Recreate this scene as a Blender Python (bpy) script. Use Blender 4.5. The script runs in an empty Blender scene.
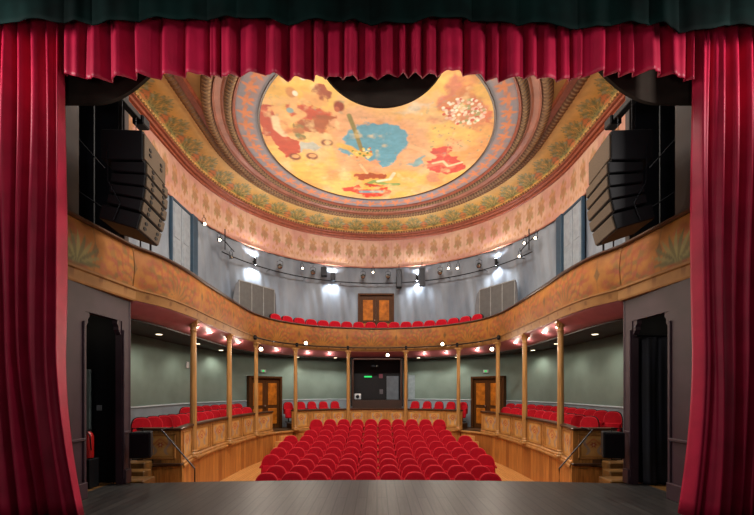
import bpy, math, random
import numpy as np
from mathutils import Vector, Matrix
random.seed(7)
S = bpy.context.scene
COL = S.collection
PI = math.pi
F, CX, HY, CZ = 375.0, 377.0, 389.5, 1.65      # lens in pixels, picture centre, horizon, eye height
C0, YP = 11.65, 7.03                            # centre of the apse, plane of the proscenium arch

# ------------------------------------------------------------------ helpers
def lin(h):
    h = h.lstrip('#'); v = [int(h[i:i+2], 16)/255 for i in (0, 2, 4)]
    return tuple(c/12.92 if c <= .04045 else ((c+.055)/1.055)**2.4 for c in v)
def L(h): return np.array(lin(h))
MATS = {}
def mat(name, col, rough=.6, metal=0, noise=.12, nscale=6, bump=0, bscale=40, sheen=0, emit=0, coat=0, vc=False, stretch=None, col2=None, spec=.5):
    if name in MATS: return MATS[name]
    m = bpy.data.materials.new(name); m.use_nodes = True
    nt = m.node_tree; b = nt.nodes['Principled BSDF']
    b.inputs['Roughness'].default_value = rough; b.inputs['Metallic'].default_value = metal
    b.inputs['Specular IOR Level'].default_value = spec
    b.inputs['Coat Weight'].default_value = coat
    if sheen:
        b.inputs['Sheen Weight'].default_value = sheen; b.inputs['Sheen Roughness'].default_value = .4
        b.inputs['Sheen Tint'].default_value = (*lin(col if isinstance(col, str) else '#ffffff'), 1)
    tc = nt.nodes.new('ShaderNodeTexCoord'); mp = nt.nodes.new('ShaderNodeMapping')
    nt.links.new(tc.outputs['Object'], mp.inputs['Vector'])
    if stretch: mp.inputs['Scale'].default_value = stretch
    n = nt.nodes.new('ShaderNodeTexNoise'); n.inputs['Scale'].default_value = nscale; n.inputs['Detail'].default_value = 5
    nt.links.new(mp.outputs['Vector'], n.inputs['Vector'])
    mix = nt.nodes.new('ShaderNodeMix'); mix.data_type = 'RGBA'
    if vc:
        a = nt.nodes.new('ShaderNodeVertexColor'); a.layer_name = 'Col'
        hs = nt.nodes.new('ShaderNodeHueSaturation'); hs.inputs['Value'].default_value = 1-noise*2
        nt.links.new(a.outputs['Color'], mix.inputs['A']); nt.links.new(a.outputs['Color'], hs.inputs['Color'])
        nt.links.new(hs.outputs['Color'], mix.inputs['B'])
    else:
        c = np.array(lin(col)); c2 = np.array(lin(col2)) if col2 else c*(1-noise*2.2)
        mix.inputs['A'].default_value = (*c, 1); mix.inputs['B'].default_value = (*c2, 1)
    rp = nt.nodes.new('ShaderNodeMapRange'); rp.inputs['From Min'].default_value = .35; rp.inputs['From Max'].default_value = .68
    nt.links.new(n.outputs['Fac'], rp.inputs['Value']); nt.links.new(rp.outputs['Result'], mix.inputs['Factor'])
    nt.links.new(mix.outputs['Result'], b.inputs['Base Color'])
    if bump:
        n2 = nt.nodes.new('ShaderNodeTexNoise'); n2.inputs['Scale'].default_value = bscale; n2.inputs['Detail'].default_value = 3
        nt.links.new(mp.outputs['Vector'], n2.inputs['Vector'])
        bp = nt.nodes.new('ShaderNodeBump'); bp.inputs['Strength'].default_value = bump; bp.inputs['Distance'].default_value = .02
        nt.links.new(n2.outputs['Fac'], bp.inputs['Height']); nt.links.new(bp.outputs['Normal'], b.inputs['Normal'])
    if emit:
        b.inputs['Emission Color'].default_value = (*lin(col), 1); b.inputs['Emission Strength'].default_value = emit
    MATS[name] = m; return m

def planks(name, ca, cb, width, axis='X', rough=.45, gap='#100a06', length=2.4, var=.3, z_axis=False, coat=0, mort=.004):
    """boards: brick texture along one axis, plus stretched grain noise"""
    m = bpy.data.materials.new(name); m.use_nodes = True; nt = m.node_tree; b = nt.nodes['Principled BSDF']
    b.inputs['Roughness'].default_value = rough; b.inputs['Coat Weight'].default_value = coat
    tc = nt.nodes.new('ShaderNodeTexCoord'); sx = nt.nodes.new('ShaderNodeSeparateXYZ'); cb_ = nt.nodes.new('ShaderNodeCombineXYZ')
    src = 'UV' if axis == 'UV' else 'Object'
    nt.links.new(tc.outputs[src], sx.inputs[0])
    if axis == 'X': a, bb = 'Y', 'X'       # boards run along Y
    elif axis == 'Y': a, bb = 'X', 'Y'
    else: a, bb = 'Y', 'X'                 # UV: u across, v along
    nt.links.new(sx.outputs[a], cb_.inputs['X']); nt.links.new(sx.outputs[bb], cb_.inputs['Y'])
    br = nt.nodes.new('ShaderNodeTexBrick'); br.inputs['Scale'].default_value = 1
    br.inputs['Brick Width'].default_value = length; br.inputs['Row Height'].default_value = width
    br.inputs['Mortar Size'].default_value = mort; br.inputs['Color1'].default_value = (*lin(ca), 1); br.inputs['Color2'].default_value = (*lin(cb), 1)
    br.inputs['Mortar'].default_value = (*lin(gap), 1)
    nt.links.new(cb_.outputs[0], br.inputs['Vector'])
    mp = nt.nodes.new('ShaderNodeMapping'); mp.inputs['Scale'].default_value = (1.2, 22, 1)
    nt.links.new(cb_.outputs[0], mp.inputs['Vector'])
    n = nt.nodes.new('ShaderNodeTexNoise'); n.inputs['Scale'].default_value = 1.5; n.inputs['Detail'].default_value = 6
    nt.links.new(mp.outputs[0], n.inputs['Vector'])
    mx = nt.nodes.new('ShaderNodeMix'); mx.data_type = 'RGBA'; mx.blend_type = 'MULTIPLY'; mx.inputs['Factor'].default_value = 1
    cr = nt.nodes.new('ShaderNodeMapRange'); cr.inputs['From Min'].default_value = .3; cr.inputs['From Max'].default_value = .7
    cr.inputs['To Min'].default_value = 1-var; cr.inputs['To Max'].default_value = 1+var*.5
    nt.links.new(n.outputs['Fac'], cr.inputs['Value']); nt.links.new(br.outputs['Color'], mx.inputs['A']); nt.links.new(cr.outputs[0], mx.inputs['B'])
    nt.links.new(mx.outputs['Result'], b.inputs['Base Color'])
    MATS[name] = m; return m

def tag(o, label=None, cat=None, group=None, kind=None):
    if label: o['label'] = label
    if cat: o['category'] = cat
    if group: o['group'] = group
    if kind: o['kind'] = kind
    return o
def empty(name, loc=(0, 0, 0), rz=0, label=None, cat=None, group=None):
    o = bpy.data.objects.new(name, None); COL.objects.link(o); o.location = loc; o.rotation_euler = (0, 0, rz)
    o.empty_display_size = .1
    return tag(o, label, cat, group)
class MB:
    def __init__(s): s.v = []; s.f = []; s.c = []; s.uv = None
    def add(s, v, f, c=None):
        n = len(s.v); s.v += [tuple(p) for p in v]; s.f += [tuple(i+n for i in q) for q in f]
        if c is not None: s.c += list(c)
        return s
    def box(s, cx, cy, cz, sx, sy, sz, M=None, bev=0):
        """bevelled box (chamfered edges when bev > 0)"""
        hx, hy, hz = sx/2, sy/2, sz/2
        b = min(bev, hx*.9, hy*.9, hz*.9)
        if b <= 0:
            v = [(x*hx, y*hy, z*hz) for z in (-1, 1) for y in (-1, 1) for x in (-1, 1)]
            f = [(0, 2, 3, 1), (4, 5, 7, 6), (0, 1, 5, 4), (2, 6, 7, 3), (0, 4, 6, 2), (1, 3, 7, 5)]
        else:
            v = []; idx = {}
            for sz_ in (-1, 1):
                for sy_ in (-1, 1):
                    for sx_ in (-1, 1):
                        for ax in range(3):
                            p = [sx_*(hx-b), sy_*(hy-b), sz_*(hz-b)]
                            p[ax] = (sx_*hx, sy_*hy, sz_*hz)[ax]
                            idx[(sx_, sy_, sz_, ax)] = len(v); v.append(tuple(p))
            f = []
            for ax in range(3):
                o1, o2 = [a for a in range(3) if a != ax]
                for sg in (-1, 1):
                    q = []
                    for a, c in ((-1, -1), (1, -1), (1, 1), (-1, 1)):
                        k = [0, 0, 0]; k[ax] = sg; k[o1] = a; k[o2] = c; q.append(idx[(*k, ax)])
                    f.append(tuple(q) if (sg > 0) == (ax != 1) else tuple(q[::-1]))
            for ax in range(3):                      # edge chamfers running along ax
                o1, o2 = [a for a in range(3) if a != ax]
                for a in (-1, 1):
                    for c in (-1, 1):
                        k0 = [0, 0, 0]; k0[o1] = a; k0[o2] = c; k1 = k0[:]; k0[ax] = -1; k1[ax] = 1
                        q = (idx[(*k0, o1)], idx[(*k1, o1)], idx[(*k1, o2)], idx[(*k0, o2)])
                        f.append(q)
            for a in (-1, 1):
                for c in (-1, 1):
                    for d in (-1, 1): f.append((idx[(a, c, d, 0)], idx[(a, c, d, 1)], idx[(a, c, d, 2)]))
        out = [Vector(p)+Vector((cx, cy, cz)) if M is None else M @ (Vector(p)+Vector((cx, cy, cz))) for p in v]
        return s.add(out, f)
    def lathe(s, prof, cx=0, cy=0, cz=0, n=16, M=None, a0=0, sq=False):
        v = []; f = []
        for (r, z) in prof:
            for k in range(n):
                a = 2*PI*k/n+a0; p = Vector((r*math.cos(a), r*math.sin(a), z))
                v.append((M @ p if M else p)+Vector((cx, cy, cz)))
        for i in range(len(prof)-1):
            for k in range(n):
                k2 = (k+1) % n; f.append((i*n+k, i*n+k2, (i+1)*n+k2, (i+1)*n+k))
        f.append(tuple(range(n))[::-1]); f.append(tuple((len(prof)-1)*n+k for k in range(n)))
        return s.add(v, f)
    def tube(s, pts, r, n=8, closed=False):
        pts = [Vector(p) for p in pts]; v = []; f = []; m = len(pts)
        for i, p in enumerate(pts):
            if closed: t = pts[(i+1) % m]-pts[i-1]
            else: t = pts[min(i+1, m-1)]-pts[max(i-1, 0)]
            t.normalize(); up = Vector((0, 0, 1)) if abs(t.z) < .9 else Vector((1, 0, 0))
            a = t.cross(up).normalized(); b = t.cross(a)
            for k in range(n):
                an = 2*PI*k/n; v.append(p+a*(r*math.cos(an))+b*(r*math.sin(an)))
        for i in range(m if closed else m-1):
            j = (i+1) % m
            for k in range(n):
                k2 = (k+1) % n; f.append((i*n+k, i*n+k2, j*n+k2, j*n+k))
        if not closed: f.append(tuple(range(n))[::-1]); f.append(tuple((m-1)*n+k for k in range(n)))
        return s.add(v, f)
    def prism(s, poly, z0, z1, M=None):
        """polygon in XY extruded in Z"""
        n = len(poly); v = [(x, y, z0) for x, y in poly]+[(x, y, z1) for x, y in poly]
        f = [tuple(range(n))[::-1], tuple(range(n, 2*n))]+[(i, (i+1) % n, n+(i+1) % n, n+i) for i in range(n)]
        if M: v = [M @ Vector(p) for p in v]
        return s.add(v, f)
    def grid(s, P, c=None, closed=False):
        """P[i][j] points"""
        a, b = len(P), len(P[0]); v = [p for r in P for p in r]
        f = [(i*b+j, (i+1)*b+j, (i+1)*b+j+1, i*b+j+1) for i in range(a-1) for j in range(b-1)]
        return s.add(v, f, c)
    def build(s, name, m, parent=None, smooth=False, kind=None, org=None, label=None, auto=None):
        me = bpy.data.meshes.new(name)
        v = s.v
        if org is not None: v = [(p[0]-org[0], p[1]-org[1], p[2]-org[2]) for p in v]
        me.from_pydata([tuple(p) for p in v], [], s.f)
        if s.c:
            at = me.color_attributes.new('Col', 'FLOAT_COLOR', 'POINT')
            arr = np.ones((len(s.v), 4), 'f'); arr[:, :3] = np.array(s.c); at.data.foreach_set('color', arr.ravel())
        if s.uv is not None:
            ul = me.uv_layers.new(name='UVMap'); li = np.zeros(len(me.loops), 'i'); me.loops.foreach_get('vertex_index', li)
            ul.data.foreach_set('uv', np.array(s.uv, 'f')[li].ravel())
        if smooth: me.polygons.foreach_set('use_smooth', [True]*len(me.polygons))
        me.materials.append(m); me.update()
        o = bpy.data.objects.new(name, me); COL.objects.link(o)
        if parent: o.parent = parent
        if org is not None and not parent: o.location = org
        if kind: o['kind'] = kind
        if label: o['label'] = label
        if smooth and auto is not False:
            try: me.set_sharp_from_angle(angle=math.radians(40 if auto is None else auto))
            except Exception: pass
        return o
def recalc(o):
    import bmesh
    bm = bmesh.new(); bm.from_mesh(o.data); bmesh.ops.recalc_face_normals(bm, faces=bm.faces); bm.to_mesh(o.data); bm.free()
def solidify(o, t, off=0):
    md = o.modifiers.new('Solidify', 'SOLIDIFY'); md.thickness = t; md.offset = off
def copy_tree(o, parent=None):
    c = o.copy(); COL.objects.link(c)
    if parent: c.parent = parent
    for ch in [x for x in KIDS.get(o.name, ())]: copy_tree(ch, c)
    return c
KIDS = {}
def register(o):
    ch = [x for x in bpy.data.objects if x.parent == o]; KIDS[o.name] = ch
    for x in ch: register(x)
ORD = ['first', 'second', 'third', 'fourth', 'fifth', 'sixth', 'seventh', 'eighth', 'ninth', 'tenth', 'eleventh', 'twelfth', 'thirteenth', 'fourteenth', 'fifteenth', 'sixteenth', 'seventeenth', 'eighteenth']
def nth(i, n, end='left'):
    if n % 2 and i == n//2: return 'middle'
    return ORD[i]+' from the '+end if i else end+'most'

def vnoise(x, y, seed=0):
    xi = np.floor(x).astype(int); yi = np.floor(y).astype(int); fx = x-xi; fy = y-yi
    fx = fx*fx*(3-2*fx); fy = fy*fy*(3-2*fy)
    def h(a, b):
        n = np.sin(a*127.1+b*311.7+seed*74.7)*43758.5453; return n-np.floor(n)
    return (h(xi, yi)*(1-fx)+h(xi+1, yi)*fx)*(1-fy)+(h(xi, yi+1)*(1-fx)+h(xi+1, yi+1)*fx)*fy
def fbm(x, y, seed=0, o=3): return sum(vnoise(x*2**k, y*2**k, seed+k)*.5**k for k in range(o))/sum(.5**k for k in range(o))
def sm(e0, e1, x): t = np.clip((x-e0)/(e1-e0), 0, 1); return t*t*(3-2*t)
def blend(c, col, a): return c*(1-a[..., None])+col*a[..., None]

# plan of the hall: straight sides and a round apse, r = distance from the long axis
RREF = 5.6
LST = C0-YP; LTOT = 2*LST+PI*RREF
def stad(r, s):
    if s < LST: return (-r, YP+s, -1.0, 0.0)
    if s > LTOT-LST: return (r, YP+LTOT-s, 1.0, 0.0)
    a = PI-(s-LST)/RREF; return (r*math.cos(a), C0+r*math.sin(a), math.cos(a), math.sin(a))
def sring(prof, ns, colf=None, s0=0, s1=LTOT, mod=None):
    """sweep a profile of (r, z) along the plan"""
    P = []; c = []
    for i in range(ns+1):
        s = s0+(s1-s0)*i/ns; row = []
        for j, (r, z) in enumerate(prof):
            if mod: r, z = mod(s, j, r, z)
            x, y, _, _ = stad(r, s); row.append((x, y, z))
        P.append(row)
    mb = MB()
    if colf:
        ss = np.linspace(s0, s1, ns+1)[:, None]; tt = np.linspace(0, 1, len(prof))[None, :]
        cc = colf(np.broadcast_to(ss, (ns+1, len(prof))), np.broadcast_to(tt, (ns+1, len(prof)))).reshape(-1, 3)
        mb.grid(P, cc)
    else: mb.grid(P)
    return mb
def on_ray(px, r, side=None):
    """where the sight line through column px meets the plan curve of radius r (far side)"""
    k = (px-CX)/F
    if abs(k) > 1e-6 and r/abs(k) < C0: return (math.copysign(r, k), r/abs(k))
    a = 1+k*k; b = -2*C0; c = C0*C0-r*r
    y = (-b+math.sqrt(max(b*b-4*a*c, 0)))/(2*a); return (k*y, y)
def zat(py, y): return CZ+(HY-py)*y/F
def catmull(pts, n=14):
    P = [Vector(p) for p in pts]; P = [P[0]*2-P[1]]+P+[P[-1]*2-P[-2]]; out = []
    for i in range(1, len(P)-2):
        for k in range(n):
            t = k/n; a, b, c, d = P[i-1], P[i], P[i+1], P[i+2]
            out.append(.5*((2*b)+(c-a)*t+(2*a-5*b+4*c-d)*t*t+(3*b-a-3*c+d)*t**3))
    out.append(P[-2]); return out
class Path:
    """plan curve with arc length; positive offset moves away from the hall axis"""
    def __init__(s, pts):
        s.p = [Vector((p[0], p[1])) for p in pts]; s.l = [0]
        for a, b in zip(s.p, s.p[1:]): s.l.append(s.l[-1]+(b-a).length)
        s.n = []
        for i in range(len(s.p)):
            t = s.p[min(i+1, len(s.p)-1)]-s.p[max(i-1, 0)]; t.normalize(); s.n.append(Vector((-t.y, t.x)))
        s.L = s.l[-1]
    def at(s, u, off=0):
        u = min(max(u, 0), s.L)
        import bisect
        i = min(max(bisect.bisect_right(s.l, u)-1, 0), len(s.p)-2); t = (u-s.l[i])/(s.l[i+1]-s.l[i])
        p = s.p[i].lerp(s.p[i+1], t); n = s.n[i].lerp(s.n[i+1], t).normalized(); return p+n*off, n
    def sweep(s, prof, u0, u1, n, colf=None, uv=False, caps=False):
        P = []; uvs = []
        dl = [0]
        for a, b in zip(prof, prof[1:]): dl.append(dl[-1]+math.hypot(b[0]-a[0], b[1]-a[1]))
        for i in range(n+1):
            u = u0+(u1-u0)*i/n; row = []
            for j, (o, z) in enumerate(prof):
                q, _ = s.at(u, o); row.append((q.x, q.y, z)); uvs.append((u, dl[j]))
            P.append(row)
        mb = MB()
        if colf:
            ss = np.linspace(u0, u1, n+1)[:, None]; tt = np.linspace(0, 1, len(prof))[None, :]
            mb.grid(P, colf(np.broadcast_to(ss, (n+1, len(prof))), np.broadcast_to(tt, (n+1, len(prof)))).reshape(-1, 3))
        else: mb.grid(P)
        if uv: mb.uv = uvs
        if caps:
            m = len(prof); mb.f.append(tuple(range(m))); mb.f.append(tuple(n*m+j for j in range(m))[::-1])
        return mb
    def find_px(s, px, off=0):
        k = (px-CX)/F; best = None
        for i in range(601):
            u = s.L*i/600; p, _ = s.at(u, off); e = abs(p.x-k*p.y)
            if best is None or e < best[0]: best = (e, u)
        return best[1]

# ------------------------------------------------------------------ materials
M_red = mat('velvet_curtain', '#aa163a', .5, noise=.12, nscale=3, bump=.08, bscale=90, spec=.28)
M_green = mat('green_velvet', '#021614', .85, noise=.3, nscale=2.5, spec=.08)
M_seat = mat('seat_velvet', '#b00c20', .8, noise=.1, nscale=9, spec=.12)
M_seatb = mat('box_seat_velvet', '#b41220', .8, noise=.1, nscale=9, spec=.12)
M_pipe = mat('seat_piping', '#e0303c', .6, noise=.03, spec=.2)
M_black = mat('matt_black', '#07080d', .6, noise=.2, spec=.3)
M_navy = mat('dark_blue_black', '#0a0e1c', .7, noise=.4, nscale=2)
M_metal = mat('black_metal', '#15151a', .4, metal=.6, noise=.1)
M_grille = mat('speaker_grille', '#584630', .65, noise=.15, nscale=60)
M_wood = mat('oak', '#c88a44', .45, noise=.22, nscale=5, stretch=(6, 6, .6), coat=.15)
M_wood2 = mat('oak_frame', '#bd8444', .45, noise=.18, nscale=5, coat=.15)
M_rail = mat('dark_rail', '#4a2d1c', .4, noise=.15)
M_col = mat('column_wood', '#c18c4c', .42, noise=.2, nscale=4, stretch=(8, 8, .5), coat=.2)
M_door = mat('door_wood', '#54300f', .6, noise=.2, nscale=5, stretch=(8, 8, .6), spec=.2)
M_doorp = mat('door_panel', '#c4701a', .6, noise=.25, nscale=5, spec=.2)
M_purple = mat('purple_brown_paint', '#3a262f', .55, noise=.15, nscale=3)
M_brown = mat('dark_brown_paint', '#2a1c18', .6, noise=.2, nscale=3)
M_green_wall = mat('green_grey_wall', '#7e9187', .8, noise=.1, nscale=1.2, bump=.1)
M_grey_wall = mat('blue_grey_cloth_wall', '#868d95', .8, noise=.14, nscale=1.3, bump=.7, bscale=2.2, stretch=(1, 1, .35), col2='#666d77')
M_pink = mat('pink_soffit', '#a8636a', .5, noise=.08, nscale=4)
M_dceil = mat('dark_ceiling', '#2e2a27', .7, noise=.1)
M_vc = mat('painted_plaster', '#ffffff', .65, vc=True, noise=.07, nscale=5)
M_vcg = mat('painted_canvas', '#ffffff', .55, vc=True, noise=.03, nscale=3)
M_vcf = mat('painted_wood', '#ffffff', .6, vc=True, noise=.12, nscale=5, spec=.3)
M_redm = mat('red_brown_moulding', '#96492f', .5, noise=.15, nscale=8)
M_redm2 = mat('rose_brown_band', '#b0705a', .5, noise=.15, nscale=3)
M_gold = mat('gilt', '#b08040', .45, metal=.2, noise=.3, nscale=12)
M_bulb = mat('warm_bulb', '#ffe6c0', emit=14)
M_bulbw = mat('cool_bulb', '#e8f2ff', emit=30)
M_disc = mat('downlight_disc', '#ffe9c4', emit=5)
M_white = mat('white_plastic', '#c8ccd0', .5, noise=.05)
M_chrome = mat('chrome', '#c0b8a8', .25, metal=.9, noise=.05)
M_stage = planks('stage_boards', '#3a3836', '#2e2c2b', .16, 'X', rough=.42, gap='#0a0908', length=4, var=.45, mort=.009)
M_floor = planks('stalls_parquet', '#d69a58', '#c88a4a', .09, 'X', rough=.4, gap='#8a5a2c', length=1.4, var=.15)
M_clad = planks('wall_cladding', '#c9853f', '#a0602a', .2, 'UV', rough=.42, gap='#6a3a16', length=6, var=.35, coat=.15)
M_bfloor = planks('box_floorboards', '#6b4a2c', '#5a3c22', .14, 'Y', rough=.5, length=2)
M_step = mat('step_wood', '#7c5628', .5, noise=.25, nscale=5)
M_ext = mat('extinguisher_red', '#b01818', .35)
M_blueframe = mat('blue_door_frame', '#2c4456', .6, noise=.1)
M_greydoor = mat('grey_door', '#8d959c', .6, noise=.1)
M_greypanel = mat('grey_panel', '#5a5856', .7, noise=.08)
M_exit = mat('exit_green', '#28c060', emit=1.2)
M_pelmet = mat('dark_pelmet_cloth', '#3a322c', .95, noise=.2, nscale=2, spec=.1)

# ------------------------------------------------------------------ stage
def struct(mb, name, m, smooth=False, **k): return mb.build(name, m, smooth=smooth, kind='structure', **k)
ZS = -.08
mb = MB(); edge = []
for i in range(41):
    x = -4.9+9.8*i/40; edge.append((x, 7.17-.23*(x/4.2)**2 if abs(x) < 4.55 else 6.9))
mb.prism([(6.6, -3), (6.6, 5.35), (4.9, 5.35), (4.9, 6.9)][::1]+edge[::-1]+[(-4.9, 5.35), (-6.6, 5.35), (-6.6, -3)], ZS-.12, ZS)
struct(mb, 'stage_floor', M_stage)
mb = MB(); pts = [(x, y-.06) for x, y in edge]
mb.grid([[(x, y, -1.25), (x, y, ZS-.12)] for x, y in pts]); o = struct(mb, 'stage_front_wall', M_black); solidify(o, .06)
# side wings (corridor floors behind the stage doors)
for sx in (-1, 1):
    mb = MB(); mb.box(sx*5.55, 6.2, ZS-.06, 1.3, 1.66, .12); struct(mb, 'wing_floor', M_step)

# ------------------------------------------------------------------ proscenium side walls with door openings
WX = 4.65
def side_wall(sx, side):
    mb = MB()
    D0, D1, ZT = 5.98, 6.84, 2.9
    def slab(y0, y1, z0, z1, t=.12, x=WX): mb.box(sx*(x+t/2), (y0+y1)/2, (z0+z1)/2, t, y1-y0, z1-z0)
    slab(5.32, D0, ZS, 3.33); slab(D1, 7.03, ZS, 3.33); slab(D0, D1, ZT, 3.33)
    struct(mb, 'wall_'+side, M_purple)
    # jamb mouldings, plinths, dado line
    mb = MB()
    for y0, y1 in ((5.34, D0-.02), (D1+.02, 7.02)):
        mb.box(sx*(WX-.03), (y0+y1)/2, ZS+.13, .06, y1-y0, .26, bev=.01)
        mb.box(sx*(WX-.02), (y0+y1)/2, .86, .04, y1-y0, .05, bev=.01)
    for y in (D0-.035, D1+.035): mb.box(sx*(WX-.015), y, 1.42+ZS/2, .03, .05, 2.9-ZS-.26, bev=.008)
    mb.box(sx*(WX+.05), 7.05, 1.62, .12, .05, 3.4, bev=.01)
    struct(mb, 'trim_1' if sx < 0 else 'trim_2', M_purple)
    for y, d in ((D0, 1), (D1, -1)):                    # scroll brackets in the top corners of the opening
        pr = [(0, 0), (.10, 0), (.11, -.06), (.07, -.12), (.075, -.17), (.03, -.24), (0, -.26)]
        mb = MB(); M = Matrix.Translation((sx*(WX+.06), y, ZT)) @ Matrix(((0, 0, 1, 0), (d, 0, 0, 0), (0, 1, 0, 0), (0, 0, 0, 1)))
        mb.prism(pr, -.045, .045, M); struct(mb, 'trim_bracket', M_purple)
    # dark corridor behind
    mb = MB(); mb.box(sx*6.25, 6.2, 1.62, .1, 1.8, 3.5); struct(mb, 'wall_wing_'+side, M_black)
    mb = MB(); mb.box(sx*5.5, 7.0, 1.62, 1.5, .06, 3.4); struct(mb, 'wall_wing_far_'+side, M_black)
    mb = MB(); mb.box(sx*5.5, 6.2, 3.42, 1.7, 1.75, .1); struct(mb, 'wing_ceiling', M_black)
    mb = MB(); mb.box(sx*5.6, 5.36, 3.3, 1.9, .08, 7.2); struct(mb, 'wall_stage_'+side, M_black)
    # upper box opening : piers and dark box walls
    mb = MB(); mb.box(sx*(WX+.15), 5.65, 6.7, .14, .62, 4.8, bev=.01); mb.box(sx*(WX+.13), 7.05, 7.0, .16, .12, 5.4, bev=.01)
    struct(mb, 'trim_3' if sx < 0 else 'trim_4', M_brown)
    mb = MB(); mb.box(sx*6.25, 6.2, 6.3, .1, 1.8, 5.6); struct(mb, 'wall_box_'+side, M_navy)
    mb = MB(); mb.box(sx*5.5, 7.0, 6.3, 1.4, .06, 5.6); struct(mb, 'wall_box_far_'+side, M_navy)
side_wall(-1, 'left'); side_wall(1, 'right')

# ------------------------------------------------------------------ auditorium shell
def wallring(r, z0, z1, ns=220): return sring([(r, z0), (r, (z0+z1)/2), (r, z1)], ns)
R = 6.2
o = struct(wallring(R, -.05, 3.1), 'wall_stalls', M_green_wall, smooth=True, auto=False); solidify(o, .05, -1)
# gallery wall with real folds in its cloth covering
def fold(s, j, r, z):
    w = .04*math.sin(s*7.3+.4*math.sin(s*2.1))*(.5+.5*math.sin(s*1.7+1))+.02*math.sin(s*17+z*2)
    return r+w, z
mb = sring([(R+.02, 3.2+.43*k) for k in range(11)], 700, mod=fold)
o = struct(mb, 'wall_gallery', M_grey_wall, smooth=True, auto=False); solidify(o, .05, -1)
mb = sring([(R-.03, 1.16), (R-.05, 1.19), (R-.03, 1.22), (R, 1.22)], 200); struct(mb, 'trim_5', mat('dado_rail_paint', '#a4adb2', .5, noise=.05))
mb = sring([(R-.015, .24), (R-.02, .26), (R-.02, 1.14), (R-.015, 1.16)], 200); struct(mb, 'wall_dado', mat('dado_paint', '#8e9aa2', .6, noise=.1, nscale=2))
mb = sring([(R-.02, 0.0), (R-.04, .02), (R-.04, .22), (R, .25)], 200); struct(mb, 'baseboard_stalls', mat('grey_skirting', '#8494a0', .6))
# stalls floor, rake
mb = MB(); mb.box(0, 11.9, -1.05, 12.4, 10.2, .1); struct(mb, 'floor', M_floor)
ROWY = [8.0, 8.75, 9.5, 10.25, 11.0, 11.8, 12.55, 13.25, 13.9, 14.5]
ROWZ = [-.98, -.98, -.97, -.97, -.90, -.83, -.74, -.63, -.51, -.36]
ROWN = [10, 10, 10, 12, 12, 12, 12, 10, 8, 10]
for k in range(4, 10):
    mb = MB(); hw = 3.35 if k < 8 else 3.2
    prev = ROWZ[k-1] if k > 4 else -1.0
    y1 = ROWY[k+1]-.3 if k < 9 else 16.2
    mb.box(0, (ROWY[k]-.3+y1)/2, (ROWZ[k]-1.0)/2, 2*hw if k < 9 else 6.0, y1-ROWY[k]+.3, ROWZ[k]+1.0)
    struct(mb, 'floor_tier', M_floor)

# ------------------------------------------------------------------ ornamental ceiling
HM = 7.3+CZ       # main moulding height
HC = 7.78+CZ      # flat ceiling
PK, OLV = L('#c89e84'), L('#a8702c')
def friezecol(s, t):
    h = t*1.35; c = np.broadcast_to(PK, s.shape+(3,)).copy()
    c = blend(c, L('#b98474'), sm(.35, .75, fbm(s*1.3, h*2, 3)))
    x = (s/.52) % 1-.5; idx = np.floor(s/.52)
    for (dx, dy, rx, ry, cc) in ((0, .72, .30, .17, '#8a5e2a'), (-.15, .93, .15, .10, '#a87236'), (.15, .93, .15, .10, '#a87236'), (0, 1.06, .10, .09, '#8c7238'),
                                (.0, .50, .11, .12, '#946228'), (-.22, .60, .10, .08, '#84783c'), (.22, .60, .10, .08, '#84783c'), (.27, .28, .14, .09, '#b07c44'), (-.27, .28, .14, .09, '#b07c44'), (0, .2, .07, .06, '#a06a34')):
        ddx = (x+.07*np.sin(h*31+idx*2)*.5-dx)/rx; ddy = (h+.03*np.sin(x*40+idx)-dy)/ry
        w = .72+.28*np.sin(x*60+h*43+idx)
        c = blend(c, L(cc), (1-sm(.55, 1.1, ddx**2+ddy**2))*.95*w)
    e = 1-sm(.0, .02, np.abs(((s/.52+.5) % 1)-.5)*.52-.008)
    return blend(c, L('#b07860'), e*.4)
mb = sring([(R-.01-.02*math.sin(PI*k/24), 5.8+CZ+(7.12-5.8)*k/24) for k in range(25)], 1500, friezecol)
struct(mb, 'trim_6', M_vc, smooth=True, auto=False)
# lower edge bead of the frieze
struct(sring([(R-.0, 7.42), (R-.05, 7.42), (R-.06, 7.45), (R-.03, 7.48)], 300), 'trim_7', M_redm2, smooth=True)
# red main moulding (stepped) + dentils
prof = [(R-.02, HM-.22), (R-.07, HM-.20), (R-.08, HM-.16), (R-.04, HM-.15), (R-.05, HM-.12), (R-.12, HM-.10), (R-.14, HM-.06), (R-.10, HM-.05), (R-.12, HM-.02), (R-.18, HM), (R-.19, HM+.03), (R-.14, HM+.05)]
struct(sring(prof, 500), 'trim_8', M_redm, smooth=True, auto=25)
def dent(s, j, r, z):
    if j in (1, 2): r -= .05*(1 if (s/.11) % 1 < .55 else 0)
    return r, z
def dentcol(s, t):
    c = np.broadcast_to(L('#7c5434'), s.shape+(3,)).copy()
    return blend(c, L('#c09058'), (((s/.11) % 1) < .5)*1.0)
struct(sring([(R-.14, HM+.05), (R-.16, HM+.06), (R-.16, HM+.12), (R-.14, HM+.13)], 1800, dentcol, mod=dent), 'trim_9', M_vc)
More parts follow.
